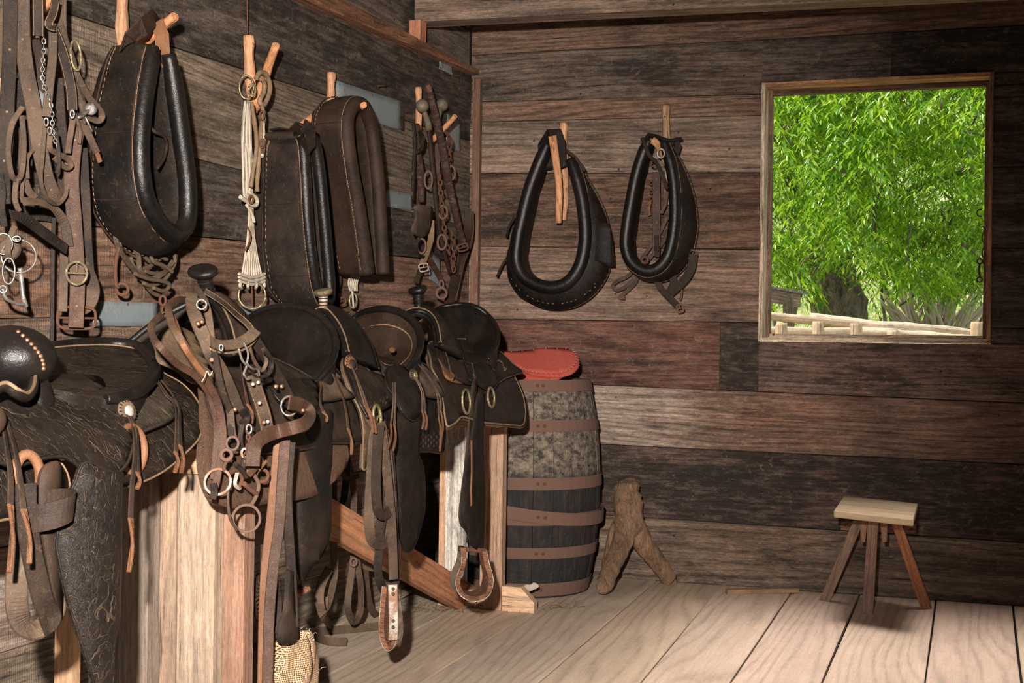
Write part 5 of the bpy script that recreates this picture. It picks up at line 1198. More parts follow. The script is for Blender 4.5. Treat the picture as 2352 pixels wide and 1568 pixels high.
for i in range(10):
    t = i/9; px_, py_ = 42+58*math.sin(t*PI*.52)-0*t, 762+t*84
    d = ray(px_, py_); # nearest hit on the swell ellipsoid
    S_ = V((.092, .080, .0656)); oc = CAM-c0; A_ = sum((d[k]/S_[k])**2 for k in range(3)); B_ = sum(oc[k]*d[k]/S_[k]**2 for k in range(3)); C__ = sum((oc[k]/S_[k])**2 for k in range(3))-1; D_ = B_*B_-A_*C__
    if D_ > 0:
        p = CAM+d*((-B_-math.sqrt(D_))/A_); n = V([(p[k]-c0[k])/S_[k]**2 for k in range(3)]).normalized(); mb.lathe([(.0052, 0), (.0046, .0022), (.0025, .0038), (.0005, .0043)], p, n, 8)
mb.build('tack', M['copper'], s1_)
mb = MB(); P = cat_path([atX(-20, 900, .60), atX(10, 888, .60), atX(40, 905, .61), atX(60, 912, .60), atX(74, 895, .58), atX(78, 872, .55)], 6); mb.tube(P, .010, 8); g_ = mb.build('gullet_roll', M['black'], s1_)
mb = MB(); mb.tube([p+V((.006, -.003, .008)) for p in P], .004, 6); mb.build('welt', M['suede'], g_)
mb = MB(); p = atX(2, 965, .64); mb.lathe([(.030, 0), (.032, .010), (.028, .016), (.018, .019), (.001, .019)], p-V((.03, 0, 0)), (1, -.5, .1), 24); mb.build('leather_cuff', M['brown'], s1_)
rosette(s1_, 290, 945, w1, .052, .026, 'dusty', 'steelworn')
dring(s1_, 302, 1032, w1, .012, .048, 'tanstrap', .0085, .85)
fl(s1_, 'fender', [(159, 1060), (200, 1080), (268, 1092), (272, 1155), (270, 1217), (266, 1300), (261, 1362), (239, 1435), (222, 1489), (217, 1568), (215, 1640), (170, 1640), (167, 1568), (149, 1471), (134, 1380), (124, 1280), (123, 1235), (132, 1160), (145, 1109)], .70, .009, M['tooled'], bulge=.045, step=.03, edge=.003, edgemat='black')
for pts, tip in (([(4, 960), (14, 1020), (24, 1090), (24, 1160)], .13), ([(14, 965), (34, 1030), (46, 1100), (54, 1170)], .10), ([(293, 950), (306, 985), (310, 1040), (303, 1120), (300, 1190)], .11), ([(298, 952), (314, 990), (315, 1040), (315, 1085)], .04), ([(350, 860), (375, 900), (402, 930), (406, 980), (404, 1040)], .06), ([(354, 860), (384, 905), (410, 935), (412, 980), (414, 1025)], .08)): dstrap(s1_, 'saddle_string', pts, .013, w1, .070 if pts[0][0] < 50 else .052, M['darkstrap'], tip=tip, th=.004)
# latigo loops below the nearest saddle
lt = s1_
def loop(parent, name, pts, wd_, X_, mt, N=(.6, -.8, 0), th=.006, closed=False):
    P = cat_path([atX(p[0], p[1], X_ if len(p) < 3 else p[2]) for p in pts], 7, closed); return MB().strap(P, wd_, th, N, closed).build(name, M[mt], parent)
loop(lt, 'latigo', [(56, 1120), (52, 1200), (42, 1300), (38, 1380), (50, 1430), (78, 1448), (108, 1430), (125, 1400), (128, 1360)], .040, .66, 'dusty', (.4, -.6, .5))
loop(lt, 'latigo', [(60, 1110), (62, 1200), (80, 1300), (100, 1380), (118, 1420), (98, 1440)], .038, .69, 'darkstrap', (.8, -.6, 0))
fl(lt, 'latigo', [(92, 1075), (125, 1060), (142, 1120), (135, 1250), (130, 1370), (124, 1416), (105, 1360), (92, 1260), (86, 1150)], .68, .006, M['brown'], bulge=.01)
mb = MB(); kc = atX(103, 1172, .70); kh = .050
mb.grid(lambda u, v_: kc+RT*(.056*math.cos(2*PI*u))*(1-.10*v_)-FW*(.030*math.sin(2*PI*u))+UP*(kh*(.5-v_)+.008*math.cos(2*PI*u)-.010*math.sin(2*PI*u)), 32, 3, .005, False); mb.build('latigo_keeper', M['brown'], lt)
MB().torus(atX(62, 1100, .66), (.9, -.5, 0), .045, .010, 24, 8, .55).build('rigging_ring', M['tanstrap'], lt)

mb = MB(); P = hp_ = cat_path([atX(902, 1342, .72), atX(903, 1380, .72), atX(904, 1430, .72), atX(903, 1468, .715)], 5); mb.strap(P, .026, .006, (.5, -.85, 0)); pl_ = mb.build('metal_strip', M['steelworn'], s3)
mb = MB()
for y_ in (1352, 1364, 1425, 1440): mb.lathe([(.005, 0), (.003, .004)], atX(903, y_, .725), (.5, -.85, 0), 8)
mb.build('rivet', M['iron'], pl_)
# ================================================================ bridles, cinches, hames and loose straps
NL = (.62, -.78, 0)
def hp(pts, X, plane='X'):
    return [(atX(p[0], p[1], X if len(p) < 3 else p[2]) if plane == 'X' else atY(p[0], p[1], -(X if len(p) < 3 else p[2]))) for p in pts]
def hs(parent, pts, wpx, X, mat='dusty', name='strap', N=NL, th=.0042, plane='X', tw=.25, closed=False, label=None, holes=0, stitch=False):
    P0 = hp(pts, X, plane); t_ = (P0[0]-CAM).dot(FW); wd = wpx/FP*t_; P = cat_path(P0, 7, closed); ph = random.uniform(0, 6)
    mb = MB(); mb.strap(P, wd, th, N, closed, twist=lambda t: tw*math.sin(t*6+ph)); o = mb.build(name, M[mat], parent, label=label)
    if stitch:
        mb = MB(); T = tangents(P)
        for s_ in (-1, 1):
            for i in range(1, len(P)-1):
                N_ = V(N); N_ = (N_-T[i]*N_.dot(T[i])); 
                if N_.length < .2: continue
                N_.normalize(); B = T[i].cross(N_)
                for f_ in (0, .5):
                    c = P[i].lerp(P[i+1], f_)+B*wd*.40*s_+N_*(th*.5+.0008); mb.tube([c-T[i]*.003, c+T[i]*.003], .0009, 4)
        mb.build('stitching', M['stitch'], o)
    if holes:
        mb = MB(); T = tangents(P)
        for i in range(3, len(P)-2, max(2, len(P)//holes)):
            N_ = V(N); N_ = (N_-T[i]*N_.dot(T[i])).normalized(); mb.lathe([(.0035, 0), (.003, .0012), (.0005, .0012)], P[i]+N_*(th*.5+.0002), N_, 8)
        mb.build('rivet', M['suede'], o)
    return o
def ht(parent, pts, rpx, X, mat='iron', name='cord', plane='X', n=7, closed=False, rough=0):
    P0 = hp(pts, X, plane); r_ = rpx/FP*(P0[0]-CAM).dot(FW); mb = MB(); mb.tube(cat_path(P0, 6, closed), r_, n, closed, rough=rough); return mb.build(name, M[mat], parent)
def hring(parent, px, py, Rpx, rpx, X, mat='iron', n=NL, sx=1.0, name='ring', plane='X'):
    c = hp([(px, py)], X, plane)[0]; s_ = (c-CAM).dot(FW)/FP; MB_ = MB(); MB_.torus(c, n, Rpx*s_, rpx*s_, 24, 8, sx); return MB_.build(name, M[mat], parent)
def hrivet(parent, spots, X, rpx=4, mat='copper', N=NL):
    mb = MB(); N = V(N).normalized()
    for q in spots:
        c = atX(q[0], q[1], X if len(q) < 3 else q[2]); r_ = rpx/FP*(c-CAM).dot(FW); mb.lathe([(r_, 0), (r_*.9, r_*.3), (r_*.4, r_*.55), (r_*.1, r_*.6)], c, N, 10)
    return mb.build('rivet', M[mat], parent)
def chain(parent, pts, Lpx, rpx, X, mat='iron', plane='X', name='chain'):
    P = cat_path(hp(pts, X, plane), 12); s_ = (P[0]-CAM).dot(FW)/FP; L = Lpx*s_; r_ = rpx*s_; mb = MB(); acc = 0; last = P[0]; k = 0
    for p, q in zip(P[:-1], P[1:]):
        acc += (q-p).length
        if acc >= L*.72:
            acc = 0; t_ = (q-last).normalized(); nn = V(NL) if k % 2 else V(NL).cross(t_); c = (q+last)/2; k += 1
            nn = (nn-t_*nn.dot(t_)).normalized(); b_ = t_.cross(nn)
            mb.tube([c+t_*math.cos(a)*L*.5+b_*math.sin(a)*L*.32 for a in [2*PI*i/10 for i in range(10)]], r_, 5, closed=True); last = q
    o = mb.build(name, M[mat], parent); o['kind'] = 'stuff'; return o
def hbuckle(parent, px, py, wpx, hpx, X, mat='brass', rpx=2.5, plane='X', rot=0, oval=False, name='buckle'):
    c = hp([(px, py)], X, plane)[0]; s_ = (c-CAM).dot(FW)/FP; n = V(NL).normalized() if plane == 'X' else V((.2, -1, 0)).normalized(); u = n.cross(UP).normalized(); u = -u; v_ = UP
    cr, sr = math.cos(rot), math.sin(rot); U = u*cr+v_*sr; W = v_*cr-u*sr; pts = []
    for i in range(24):
        a = 2*PI*i/24; e = .5 if not oval else 1.0; ca, sa = math.cos(a), math.sin(a)
        pts.append(c+U*(abs(ca)**e*(1 if ca > 0 else -1))*wpx*.5*s_+W*(abs(sa)**e*(1 if sa > 0 else -1))*hpx*.5*s_)
    mb = MB(); mb.tube(pts, rpx*s_, 7, closed=True); mb.tube([c-U*wpx*.5*s_, c+U*wpx*.5*s_], rpx*.8*s_, 6); mb.tube([c+n*.003, c+W*hpx*.42*s_+n*.007], rpx*.7*s_, 6)
    return mb.build(name, M[mat], parent)
GL = 'bridles and straps hanging at the far left'
# A: long harness strap with the brass buckle
a_ = thing('harness_strap', 'long dusty harness strap with an oval brass buckle and iron loop, far left', 'harness', atX(175, 760, .10), GL)
hs(a_, [(50, -40), (50, 30), (52, 90), (60, 160), (76, 240), (88, 320), (104, 400), (122, 445), (138, 465)], 36, .155, 'dusty', holes=5)
hs(a_, [(182, 268), (176, 300), (168, 357), (164, 420), (170, 500), (176, 590), (178, 660), (174, 752)], 34, .165, 'redstrap', holes=7, tw=.05, label='oxblood strap through the buckle')
hs(a_, [(188, 340), (195, 459), (199, 560), (206, 640), (214, 680), (203, 712)], 26, .14, 'darkstrap', tw=.1)
hs(a_, [(185, 600), (206, 640), (212, 672), (200, 700), (172, 712)], 34, .145, 'dusty', tw=0)
hs(a_, [(148, 570), (146, 640), (144, 715)], 20, .12, 'dusty', tw=0); hs(a_, [(124, 500), (121, 600), (120, 700), (119, 800)], 10, .07, 'darkstrap', tw=.1); 
hbuckle(a_, 176, 627, 46, 52, .185, 'brass', 3.4, oval=True); hbuckle(a_, 176, 730, 84, 50, .14, 'iron', 3.5, name='iron_loop')
# B: driving bridle with curb chain
b_ = thing('bridle', 'dusty bridle with fine curb chain and chromed cheek ring, far left beside the biggest collar', 'bridle', atX(130, 470, .12), GL)
hs(b_, [(88, -40), (87, 0), (88, 40), (88, 82)], 25, .20, 'darkstrap', stitch=True, tw=0); hs(b_, [(78, 90), (92, 130), (98, 200), (92, 250)], 24, .13, 'darkstrap')
chain(b_, [(100, 78), (101, 110), (98, 150), (99, 190), (108, 215), (117, 240), (120, 270), (121, 300), (128, 325), (131, 345)], 13, 1.6, .20, 'steel', name='curb_chain')
hs(b_, [(122, 60), (121, 128), (113, 204), (106, 268)], 20, .19, 'dusty', tw=.1); hs(b_, [(114, 52), (132, 90), (150, 143), (163, 204), (166, 252)], 25, .18, 'darkstrap', stitch=True, tw=.05)
hs(b_, [(138, -20), (137, 40), (140, 80), (153, 120), (162, 150)], 30, .15, 'dusty'); hs(b_, [(128, 0), (122, 30), (112, 56), (126, 64)], 20, .21, 'darkstrap', stitch=True, tw=.1)
hs(b_, [(140, 60), (158, 120), (178, 175), (203, 222), (230, 255), (234, 270), (222, 277), (196, 258), (172, 200), (150, 160)], 16, .16, 'dusty')
hs(b_, [(155, 130), (168, 180), (180, 225), (190, 262)], 28, .14, 'darkstrap', stitch=True); hs(b_, [(128, 180), (133, 260), (140, 340), (150, 400), (146, 450)], 34, .11, 'darkstrap')
hs(b_, [(118, 296), (114, 337), (130, 352), (155, 365), (163, 380), (150, 384), (125, 362)], 13, .19, 'dusty'); hs(b_, [(104, 285), (98, 357), (94, 415), (108, 455), (132, 468), (150, 450), (153, 430)], 10, .18, 'dusty')
hs(b_, [(128, 300), (134, 340), (136, 380), (130, 397)], 9, .20, 'darkstrap'); hs(b_, [(170, 262), (160, 320), (156, 352)], 14, .19, 'dusty'); hs(b_, [(172, 262), (184, 300), (182, 330)], 8, .19, 'dusty')
hs(b_, [(194, 290), (205, 312), (215, 335), (222, 350)], 17, .19, 'dusty', name='leather_tongue'); hs(b_, [(222, 350), (230, 372)], 11, .19, 'rawhide', name='leather_tongue')
for q in ((106, 280, 9, 2.2), (114, 300, 8, 2.2), (166, 262, 9, 2.4)): hring(b_, q[0], q[1], q[2], q[3], .205, 'steel', sx=.5)
mb = MB(); c = atX(208, 250, .19); mb.lathe([(.016, 0), (.016, .004), (.012, .008), (.004, .009), (.0005, .009)], c, NL, 16); mb.tube([c, atX(185, 268, .185), atX(172, 272, .18)], .005, 8); mb.tube([atX(196, 268, .19), atX(206, 290, .19), atX(212, 302, .19)], .003, 6); mb.build('cheek_piece', M['steel'], b_)
mb = MB(); mb.torus(atX(174, 127, .17), (.8, -.2, .1), .037, .0035, 22, 6, .42); mb.build('ring', M['brass'], b_)
# C: snaffle bridle
c_ = thing('bridle', 'leftmost bridle, with steel ring snaffle bit hanging at its end', 'bridle', atX(45, 700, .12), GL)
hs(c_, [(26, -40), (24, 20), (22, 130), (17, 230), (14, 320), (8, 390), (8, 468)], 33, .14, 'darkstrap', holes=4); hs(c_, [(-6, 20), (2, 60), (14, 110), (20, 180)], 40, .12, 'dusty'); hs(c_, [(44, 120), (40, 180), (46, 230), (58, 300), (60, 380)], 30, .10, 'darkstrap')
hs(c_, [(52, 246), (28, 286), (19, 345), (26, 398), (38, 412), (50, 395), (55, 332), (50, 265)], 13, .17, 'dusty'); hs(c_, [(38, 410), (34, 455), (44, 485)], 13, .17, 'dusty'); hs(c_, [(76, 345), (63, 365), (64, 410)], 9, .15, 'dusty')
hs(c_, [(54, 300), (52, 380), (62, 430), (80, 455)], 18, .13, 'dusty'); hs(c_, [(51, 462), (90, 464), (125, 480), (148, 515), (158, 566)], 24, .16, 'dusty', N=(.5, -.6, .3)); hs(c_, [(25, 492), (61, 505), (102, 535), (153, 572)], 26, .18, 'darkstrap', N=(.5, -.8, .2))
hs(c_, [(34, 520), (24, 545), (18, 580), (26, 600)], 14, .17, 'dusty'); hs(c_, [(0, 400), (6, 440), (4, 480), (10, 520)], 16, .15, 'darkstrap'); hs(c_, [(55, 400), (50, 440), (52, 465)], 9, .14, 'dusty')
hring(c_, 43, 588, 38, 2.3, .17, 'steel', name='bit_ring'); hring(c_, 8, 560, 24, 2.0, .16, 'steel', sx=.8, name='bit_ring'); hring(c_, 20, 622, 30, 2.0, .185, 'steel', sx=.45, name='bit_ring')
ht(c_, [(46, 615), (50, 650), (53, 680), (60, 704)], 6.0, .17, 'steel', 'mouthpiece'); ht(c_, [(6, 662), (14, 685), (36, 696), (62, 700)], 4.5, .17, 'steel', 'mouthpiece'); hring(c_, 7, 664, 8, 2.4, .17, 'steel', name='bit_ring')
mb = MB(); mb.lathe([(.024, 0), (.026, .003), (.018, .005), (.001, .005)], atX(22, 572, .15), NL, 20); mb.build('leather_washer', M['dusty'], c_); hring(c_, 38, 548, 6, 2, .19, 'steel', sx=1.4)
mb = MB(); mb.lathe([(.026, 0), (.026, .002), (.001, .002)], atX(78, 228, .12), NL, 14); mb.build('blinker_plate', M['tin'], c_)
# D: rusty chain and strap tangle below the biggest collar
d_ = thing('strap_tangle', 'tangle of stiff brown straps and links under the biggest collar', 'tack', atX(320, 680, .09), None)
hs(d_, [(270, 528), (266, 548), (276, 575), (300, 610), (330, 645), (352, 672), (372, 678)], 12, .10, 'dusty'); hs(d_, [(290, 535), (305, 560), (318, 590), (322, 620), (345, 640), (375, 628), (398, 600)], 12, .12, 'dusty')
ht(d_, [(278, 552), (272, 575), (266, 600), (266, 650), (272, 660)], 4.2, .10, 'iron', 'wire_hook'); hring(d_, 281, 664, 13, 4, .10, 'iron'); hring(d_, 276, 545, 9, 3, .10, 'iron', sx=.6)
for pts in ([(300, 590), (312, 618), (345, 610), (372, 590), (394, 570), (404, 585), (396, 615), (362, 628), (330, 622)], [(330, 650), (350, 656), (380, 640), (398, 612), (402, 590), (390, 560), (372, 572)], [(310, 628), (340, 640), (372, 645), (390, 655), (375, 668), (352, 660)], [(346, 580), (352, 600), (380, 612), (396, 625)], [(325, 560), (330, 585), (345, 600), (360, 596)], [(360, 560), (366, 585), (384, 596)]): ht(d_, pts, 5, .11+random.uniform(-.02, .03), 'hemp', 'twisted_cord', rough=.3)
for q in ((374, 690, 11, 3.2), (378, 712, 10, 3.0), (376, 732, 9, 3)): hring(d_, q[0], q[1], q[2], q[3], .11, 'iron', sx=.6)
hs(d_, [(356, 560), (346, 575), (350, 590)], 6, .12, 'dusty', name='thong')
hs(d_, [(352, 350), (349, 420), (352, 480), (350, 528)], 15, .045, 'darkstrap'); 
# E: white string cinch
e_ = thing('string_cinch', 'off-white mohair string cinch with big brass ring at the bottom', 'cinch', atX(579, 710, .07))
mb = MB(); strands = []
for k in range(9):
    f_ = (k-4)/4
    pts = [(568+f_*5, 232, .09), (566+f_*9, 300, .10+.008*math.sin(k*2)), (568+f_*10, 380, .10+.008*math.cos(k*2)), (570+f_*9, 450, .10), (576+f_*4, 478, .10), (576+f_*7, 540, .09), (577+f_*16, 600, .085), (579+f_*26, 650, .085)]
    P = cat_path(hp(pts, .09), 7); s = MB(); s.tube(P, .0038, 6, rough=.5); o = s.build('cord', M['rope'], e_)
s = MB()
for j in range(3): s.tube(cat_path(hp([(549, 628+j*8), (565, 634+j*8), (579, 637+j*8), (595, 634+j*8), (609, 628+j*8)], .094), 6), .005, 6, rough=.5)
s.build('woven_band', M['rope'], e_)
for f_ in (-.7, -.25, .25, .7): ht(e_, [(579+f_*36, 645, .09), (579+f_*40, 656, .095), (579+f_*34, 662, .08)], 4, .09, 'rope', 'cord')
hring(e_, 579, 678, 31, 2.8, .085, 'brass', name='cinch_ring'); ht(e_, [(578, 652), (579, 700)], 2, .09, 'iron', 'tongue')
hring(e_, 566, 200, 27, 2.6, .08, 'brass', sx=.6, name='cinch_ring'); hring(e_, 579, 207, 14, 2.4, .11, 'brass', sx=.55, name='cinch_ring')
ht(e_, [(588, 180), (598, 166), (612, 172), (620, 195), (617, 220), (606, 240), (596, 232), (606, 212), (607, 190), (600, 180)], 6, .12, 'suede', 'rope_loop', rough=.3)
for pts, w_, m_ in (([(578, 235), (584, 280), (590, 330), (582, 390), (576, 430)], 12, 'suede'), ([(600, 235), (604, 262), (600, 300), (596, 340), (592, 400), (590, 440)], 13, 'suede'), ([(606, 262), (602, 300), (606, 325), (600, 360)], 14, 'rope'), ([(570, 440), (590, 458), (586, 472), (566, 462), (552, 452)], 12, 'rope'), ([(566, 470), (578, 490), (584, 510)], 9, 'rope'), ([(568, 520), (576, 545), (564, 575)], 5, 'rawhide')): ht(e_, pts, w_*.42, .12, m_, 'binding_cord', rough=.4)
for q in ((602, 265), (602, 330), (577, 458)): hring(e_, q[0], q[1], 9, 2.4, .135, 'iron', sx=.55)
hs(e_, [(604, 318), (602, 336), (600, 352)], 16, .125, 'dusty', name='leather_tab', tw=0)
t_ = thing('cord', 'thin orange cord hanging from above down to the string cinch peg', 'cord', atX(569, 80, .03)); ht(t_, [(567, -30), (568, 30), (569, 78)], 1.4, .03, 'rawhide', 'twine')
# F: second cinch and straps inside and below the brown collar
f_ = thing('string_cinch', 'narrow grey string cinch seen through the brown collar', 'cinch', atX(835, 690, .05))
for k in range(6):
    g = (k-2.5); P = cat_path(hp([(822+g*2, 280), (828+g*3.2, 350), (836+g*3.2, 430), (842+g*3, 520), (838+g*3, 600), (812+g*4, 640), (812+g*3, 668)], .055), 6); MB().tube(P, .0042, 6, rough=.4).build('cord', M['rope'], f_)
hring(f_, 818, 315, 9, 2.2, .07, 'steel', sx=.6); hring(f_, 820, 345, 12, 2.4, .075, 'steel', sx=.6); hs(f_, [(816, 300), (822, 335), (830, 360)], 14, .065, 'suede', tw=.1); hring(f_, 811, 690, 17, 2.6, .07, 'brass', sx=.5, name='cinch_ring'); ht(f_, [(809, 668), (812, 706)], 2.5, .075, 'rope', 'tongue')
g_ = thing('strap', 'black strap with small buckle hanging between the two middle collars', 'strap', atX(770, 700, .05))
hs(g_, [(745, 480), (756, 540), (770, 590), (778, 640), (770, 680), (776, 700)], 14, .06, 'black'); hs(g_, [(768, 560), (764, 600), (765, 650), (766, 720)], 22, .04, 'darkstrap'); hbuckle(g_, 784, 692, 22, 16, .07, 'iron', 2, rot=.4)
# G: hames with ball tops
GH = 'parts of a set of hames by the corner post'
h_ = thing('hames', 'pair of wooden hames with round ball tops hanging beside the corner post', 'hames', atX(1000, 690, .06))
def hame(pts, wpx, X, mat, ball=None, label=None):
    P = cat_path(hp(pts, X), 7); s_ = (P[0]-CAM).dot(FW)/FP; mb = MB(); mb.tube(P, [wpx*.5*s_*(.8+.3*math.sin(PI*i/(len(P)-1))) for i in range(len(P))], 10, sq=.7); o = mb.build('hame', M[mat], h_, label=label)
    if ball:
        c = atX(ball[0], ball[1], X); mb = MB(); mb.ball(c, .027, 16); mb.tube([c, c.lerp(P[0], .5), P[0], P[3]], [.009, .011, .014, .015], 10); mb.build('ball_top', M['oldbrass'], o)
M['oldbrass'] = mat_metal('tarnished_brass', (.16, .125, .085), (.10, .075, .05), amt=.6, rough=.5, metallic=.35)
M['redwood'] = mat_wood('red_painted_hame', (.24, .062, .030), stain=.55, dust=.3, gr=2.5, ring=30, nails=False, saw=0)
hame([(983, 282), (989, 330), (996, 400), (1004, 480), (1016, 560), (1034, 628)], 16, .10, 'brown', (970, 243)); hame([(1004, 278), (1008, 340), (1010, 420), (1008, 500)], 15, .06, 'brown', (1015, 241))
hame([(982, 192), (994, 240), (1006, 290), (1018, 350), (1030, 420), (1044, 480), (1056, 530), (1067, 562)], 19, .13, 'redwood', label='red-painted hame with dark blotches'); hame([(956, 284), (957, 340), (966, 400), (968, 464)], 24, .08, 'redwood', label='red-painted hame'); hame([(950, 284), (953, 330), (950, 400), (948, 460)], 12, .10, 'darkstrap')
hs(h_, [(961, 300), (972, 316), (968, 340), (956, 350)], 9, .12, 'darkstrap'); hs(h_, [(1006, 330), (1004, 400), (1008, 470), (1016, 520)], 14, .09, 'redstrap')
fl(h_, 'leather_pad', [(948, 474), (970, 472), (989, 476), (990, 500), (980, 530), (968, 543), (950, 540), (943, 528), (950, 500)], .14, .006, M['dusty'], bulge=.008)
hs(h_, [(990, 505), (990, 545), (982, 575), (970, 606)], 15, .12, 'suede'); hbuckle(h_, 973, 614, 22, 18, .13, 'steelworn', 2, rot=.2); hs(h_, [(972, 600), (962, 630), (956, 650)], 13, .08, 'brown'); hs(h_, [(982, 590), (998, 615), (1014, 645)], 14, .10, 'redstrap'); hs(h_, [(966, 540), (956, 562), (962, 585), (975, 590)], 8, .12, 'darkstrap')
hs(h_, [(1078, 485), (1075, 530), (1060, 590), (1046, 640), (1030, 700)], 22, .09, 'brown'); hs(h_, [(1084, 490), (1082, 550), (1062, 610), (1044, 690)], 10, .10, 'redstrap'); hbuckle(h_, 1063, 568, 24, 16, .14, 'iron', 2, rot=.3)
hs(h_, [(1022, 300), (1034, 318), (1036, 330), (1022, 326)], 9, .13, 'iron'); hs(h_, [(945, 450), (950, 420), (947, 395)], 4, .10, 'rawhide')
chain(h_, [(1029, 318), (1033, 345), (1030, 375), (1036, 410), (1034, 440)], 15, 2.0, .11); chain(h_, [(1010, 400), (1012, 440), (1016, 480), (1020, 520), (1026, 560), (1034, 590)], 15, 2.2, .12); chain(h_, [(1036, 530), (1044, 560), (1040, 600), (1042, 625)], 16, 2.2, .11)
for q in ((1036, 397, 16, 2.6, .6), (984, 413, 20, 2.4, .45), (1017, 487, 15, 2.6, .7), (1015, 556, 17, 2.8, .6), (968, 565, 17, 2.6, .6), (1014, 652, 8, 2.4, .6), (1014, 673, 12, 3.2, 1)): hring(h_, q[0], q[1], q[2], q[3], .12, 'hoop', sx=q[4])
# H: bridle behind the right end-wall collar
i_ = thing('bridle', 'old brown bridle hanging behind the narrower end-wall collar', 'bridle', atY(1520, 720, -.08))
NB = (.2, -1, 0)
def hb(pts, w_, X, mat='dusty', **k): return hs(i_, pts, w_, X, mat, N=NB, plane='Y', **k)
hb([(1474, 316), (1484, 340), (1492, 358), (1508, 374), (1520, 400), (1532, 434)], 9, .25, 'darkstrap'); hb([(1508, 395), (1508, 440), (1508, 500), (1508, 588)], 18, .10, 'redstrap', holes=5, tw=.05); hb([(1508, 540), (1509, 590)], 11, .12, 'darkstrap', tw=0)
hb([(1532, 440), (1528, 470), (1518, 490)], 8, .12); hb([(1532, 500), (1512, 540), (1490, 572), (1466, 604), (1444, 632), (1420, 644), (1408, 656), (1418, 666), (1440, 656), (1456, 640)], 9, .07); hb([(1540, 530), (1516, 565), (1490, 596), (1470, 625), (1458, 650), (1440, 668), (1424, 682), (1436, 684)], 9, .06, 'dusty')
hb([(1494, 460), (1490, 480), (1492, 495)], 8, .10, 'tanstrap'); hb([(1592, 584), (1588, 615), (1570, 645), (1540, 672)], 20, .12, 'brown'); hb([(1508, 643), (1520, 665), (1542, 688), (1560, 706)], 15, .11, 'brown'); hb([(1545, 620), (1546, 650), (1536, 672)], 16, .09, 'darkstrap'); hb([(1562, 645), (1566, 670), (1562, 690)], 5, .08, 'dusty')
hbuckle(i_, 1562, 708, 14, 18, .12, 'hoop', 2.4, plane='Y', rot=.3); hring(i_, 1590, 585, 11, 2.4, .11, 'hoop', n=NB, plane='Y'); hring(i_, 1481, 597, 7, 3.5, .13, 'iron', n=NB, plane='Y'); hring(i_, 1518, 352, 10, 2, .24, 'steelworn', n=NB, plane='Y', sx=.8); hring(i_, 1502, 376, 7, 2, .20, 'iron', n=NB, plane='Y')
for py in (420, 440, 456): hring(i_, 1496, py, 4, 2.2, .10, 'iron', n=NB, plane='Y')

# I: heap of bridles over the horn of the second saddle
w2b = lambda z: .26
k_ = thing('halter', 'grey riveted leather halter with steel rings draped over the flat saddle horn', 'halter', atX(560, 1200, .66), 'bridles heaped over the second saddle')
XS = .63
hs(k_, [(438, 676, .50), (444, 712, .56), (458, 750, .60), (474, 786, .62), (484, 812), (506, 848), (528, 894), (548, 944), (562, 972)], 30, XS, 'dusty', tw=.05, label='wide dusty cheek strap')
hs(k_, [(452, 660, .45), (470, 690, .54), (480, 730, .58), (486, 780, .60)], 16, .58, 'dusty', tw=.1); hs(k_, [(470, 668, .42), (505, 690, .46), (540, 720, .55), (566, 742, .60), (580, 760, .62)], 14, .60, 'darkstrap', stitch=True, tw=.1)
hs(k_, [(480, 782), (505, 792), (540, 790), (570, 776), (588, 758)], 28, .67, 'dusty', N=(.5, -.7, .3), tw=0); hs(k_, [(482, 796), (510, 804), (545, 802), (572, 788), (588, 768)], 18, .66, 'suede', N=(.5, -.7, .3), tw=0)
hs(k_, [(576, 766), (598, 800), (620, 834), (640, 866), (656, 896), (668, 922)], 26, .65, 'darkstrap', tw=.05); hs(k_, [(572, 790), (580, 820), (600, 850), (612, 830), (604, 800)], 9, .66, 'dusty')
hs(k_, [(578, 862), (590, 900), (606, 950), (618, 1008)], 32, .68, 'dusty', tw=.04, stitch=True); hs(k_, [(492, 806), (502, 860), (512, 900), (530, 950), (530, 1000)], 15, .66, 'darkstrap', tw=.1); hs(k_, [(556, 940), (566, 960), (556, 975)], 20, .67, 'black')
hrivet(k_, [(455, 743, .63), (464, 739, .63)], .64, 6); hrivet(k_, [(486, 826, .655), (498, 820, .655)], .65, 5, 'steelworn'); hrivet(k_, [(634, 887), (647, 887)], .668, 5.5); hrivet(k_, [(581, 882), (593, 878), (596, 925), (606, 970), (615, 968)], .70, 4.5, 'steelworn'); hrivet(k_, [(540, 940)], .66, 6)
hring(k_, 463, 699, 11, 2.6, .60, 'steel'); hring(k_, 664, 932, 22, 2.8, .68, 'steel', sx=.85); 
ht(k_, [(548, 800), (556, 826), (566, 840), (560, 858), (568, 870), (574, 868)], 3, .70, 'steel', 'bit_shank'); ht(k_, [(560, 786), (570, 812), (566, 836)], 2.8, .70, 'steel', 'bit_shank'); ht(k_, [(568, 836), (580, 846), (592, 848), (596, 862)], 2.8, .70, 'steel', 'bit_shank'); hring(k_, 508, 798, 7, 2, .69, 'steel', sx=.6)
hs(k_, [(572, 852), (590, 864), (612, 862), (624, 846), (622, 824), (604, 806)], 9, .69, 'darkstrap', N=(.4, -.5, .6))
hs(k_, [(664, 925), (686, 928), (706, 940), (712, 955, .76), (700, 972, .78), (672, 982, .77), (640, 990), (612, 1000), (590, 1016), (582, 1040), (580, 1070)], 32, .73, 'redstrap', N=(.6, -.8, 0), tw=0, label='oxblood noseband curving forward')
hrivet(k_, [(696, 942, .76)], .76, 5)
j_ = thing('rein', 'long reddish-brown rein looping down in front of the matted fleece', 'rein', atX(490, 1100, .66), 'bridles heaped over the second saddle')
hs(j_, [(430, 690, .50), (408, 690, .54), (388, 706, .58), (394, 742, .62), (412, 775), (440, 820), (472, 870), (500, 925), (512, 990), (508, 1040), (500, 1090), (494, 1118)], 17, .66, 'redstrap', tw=.15)
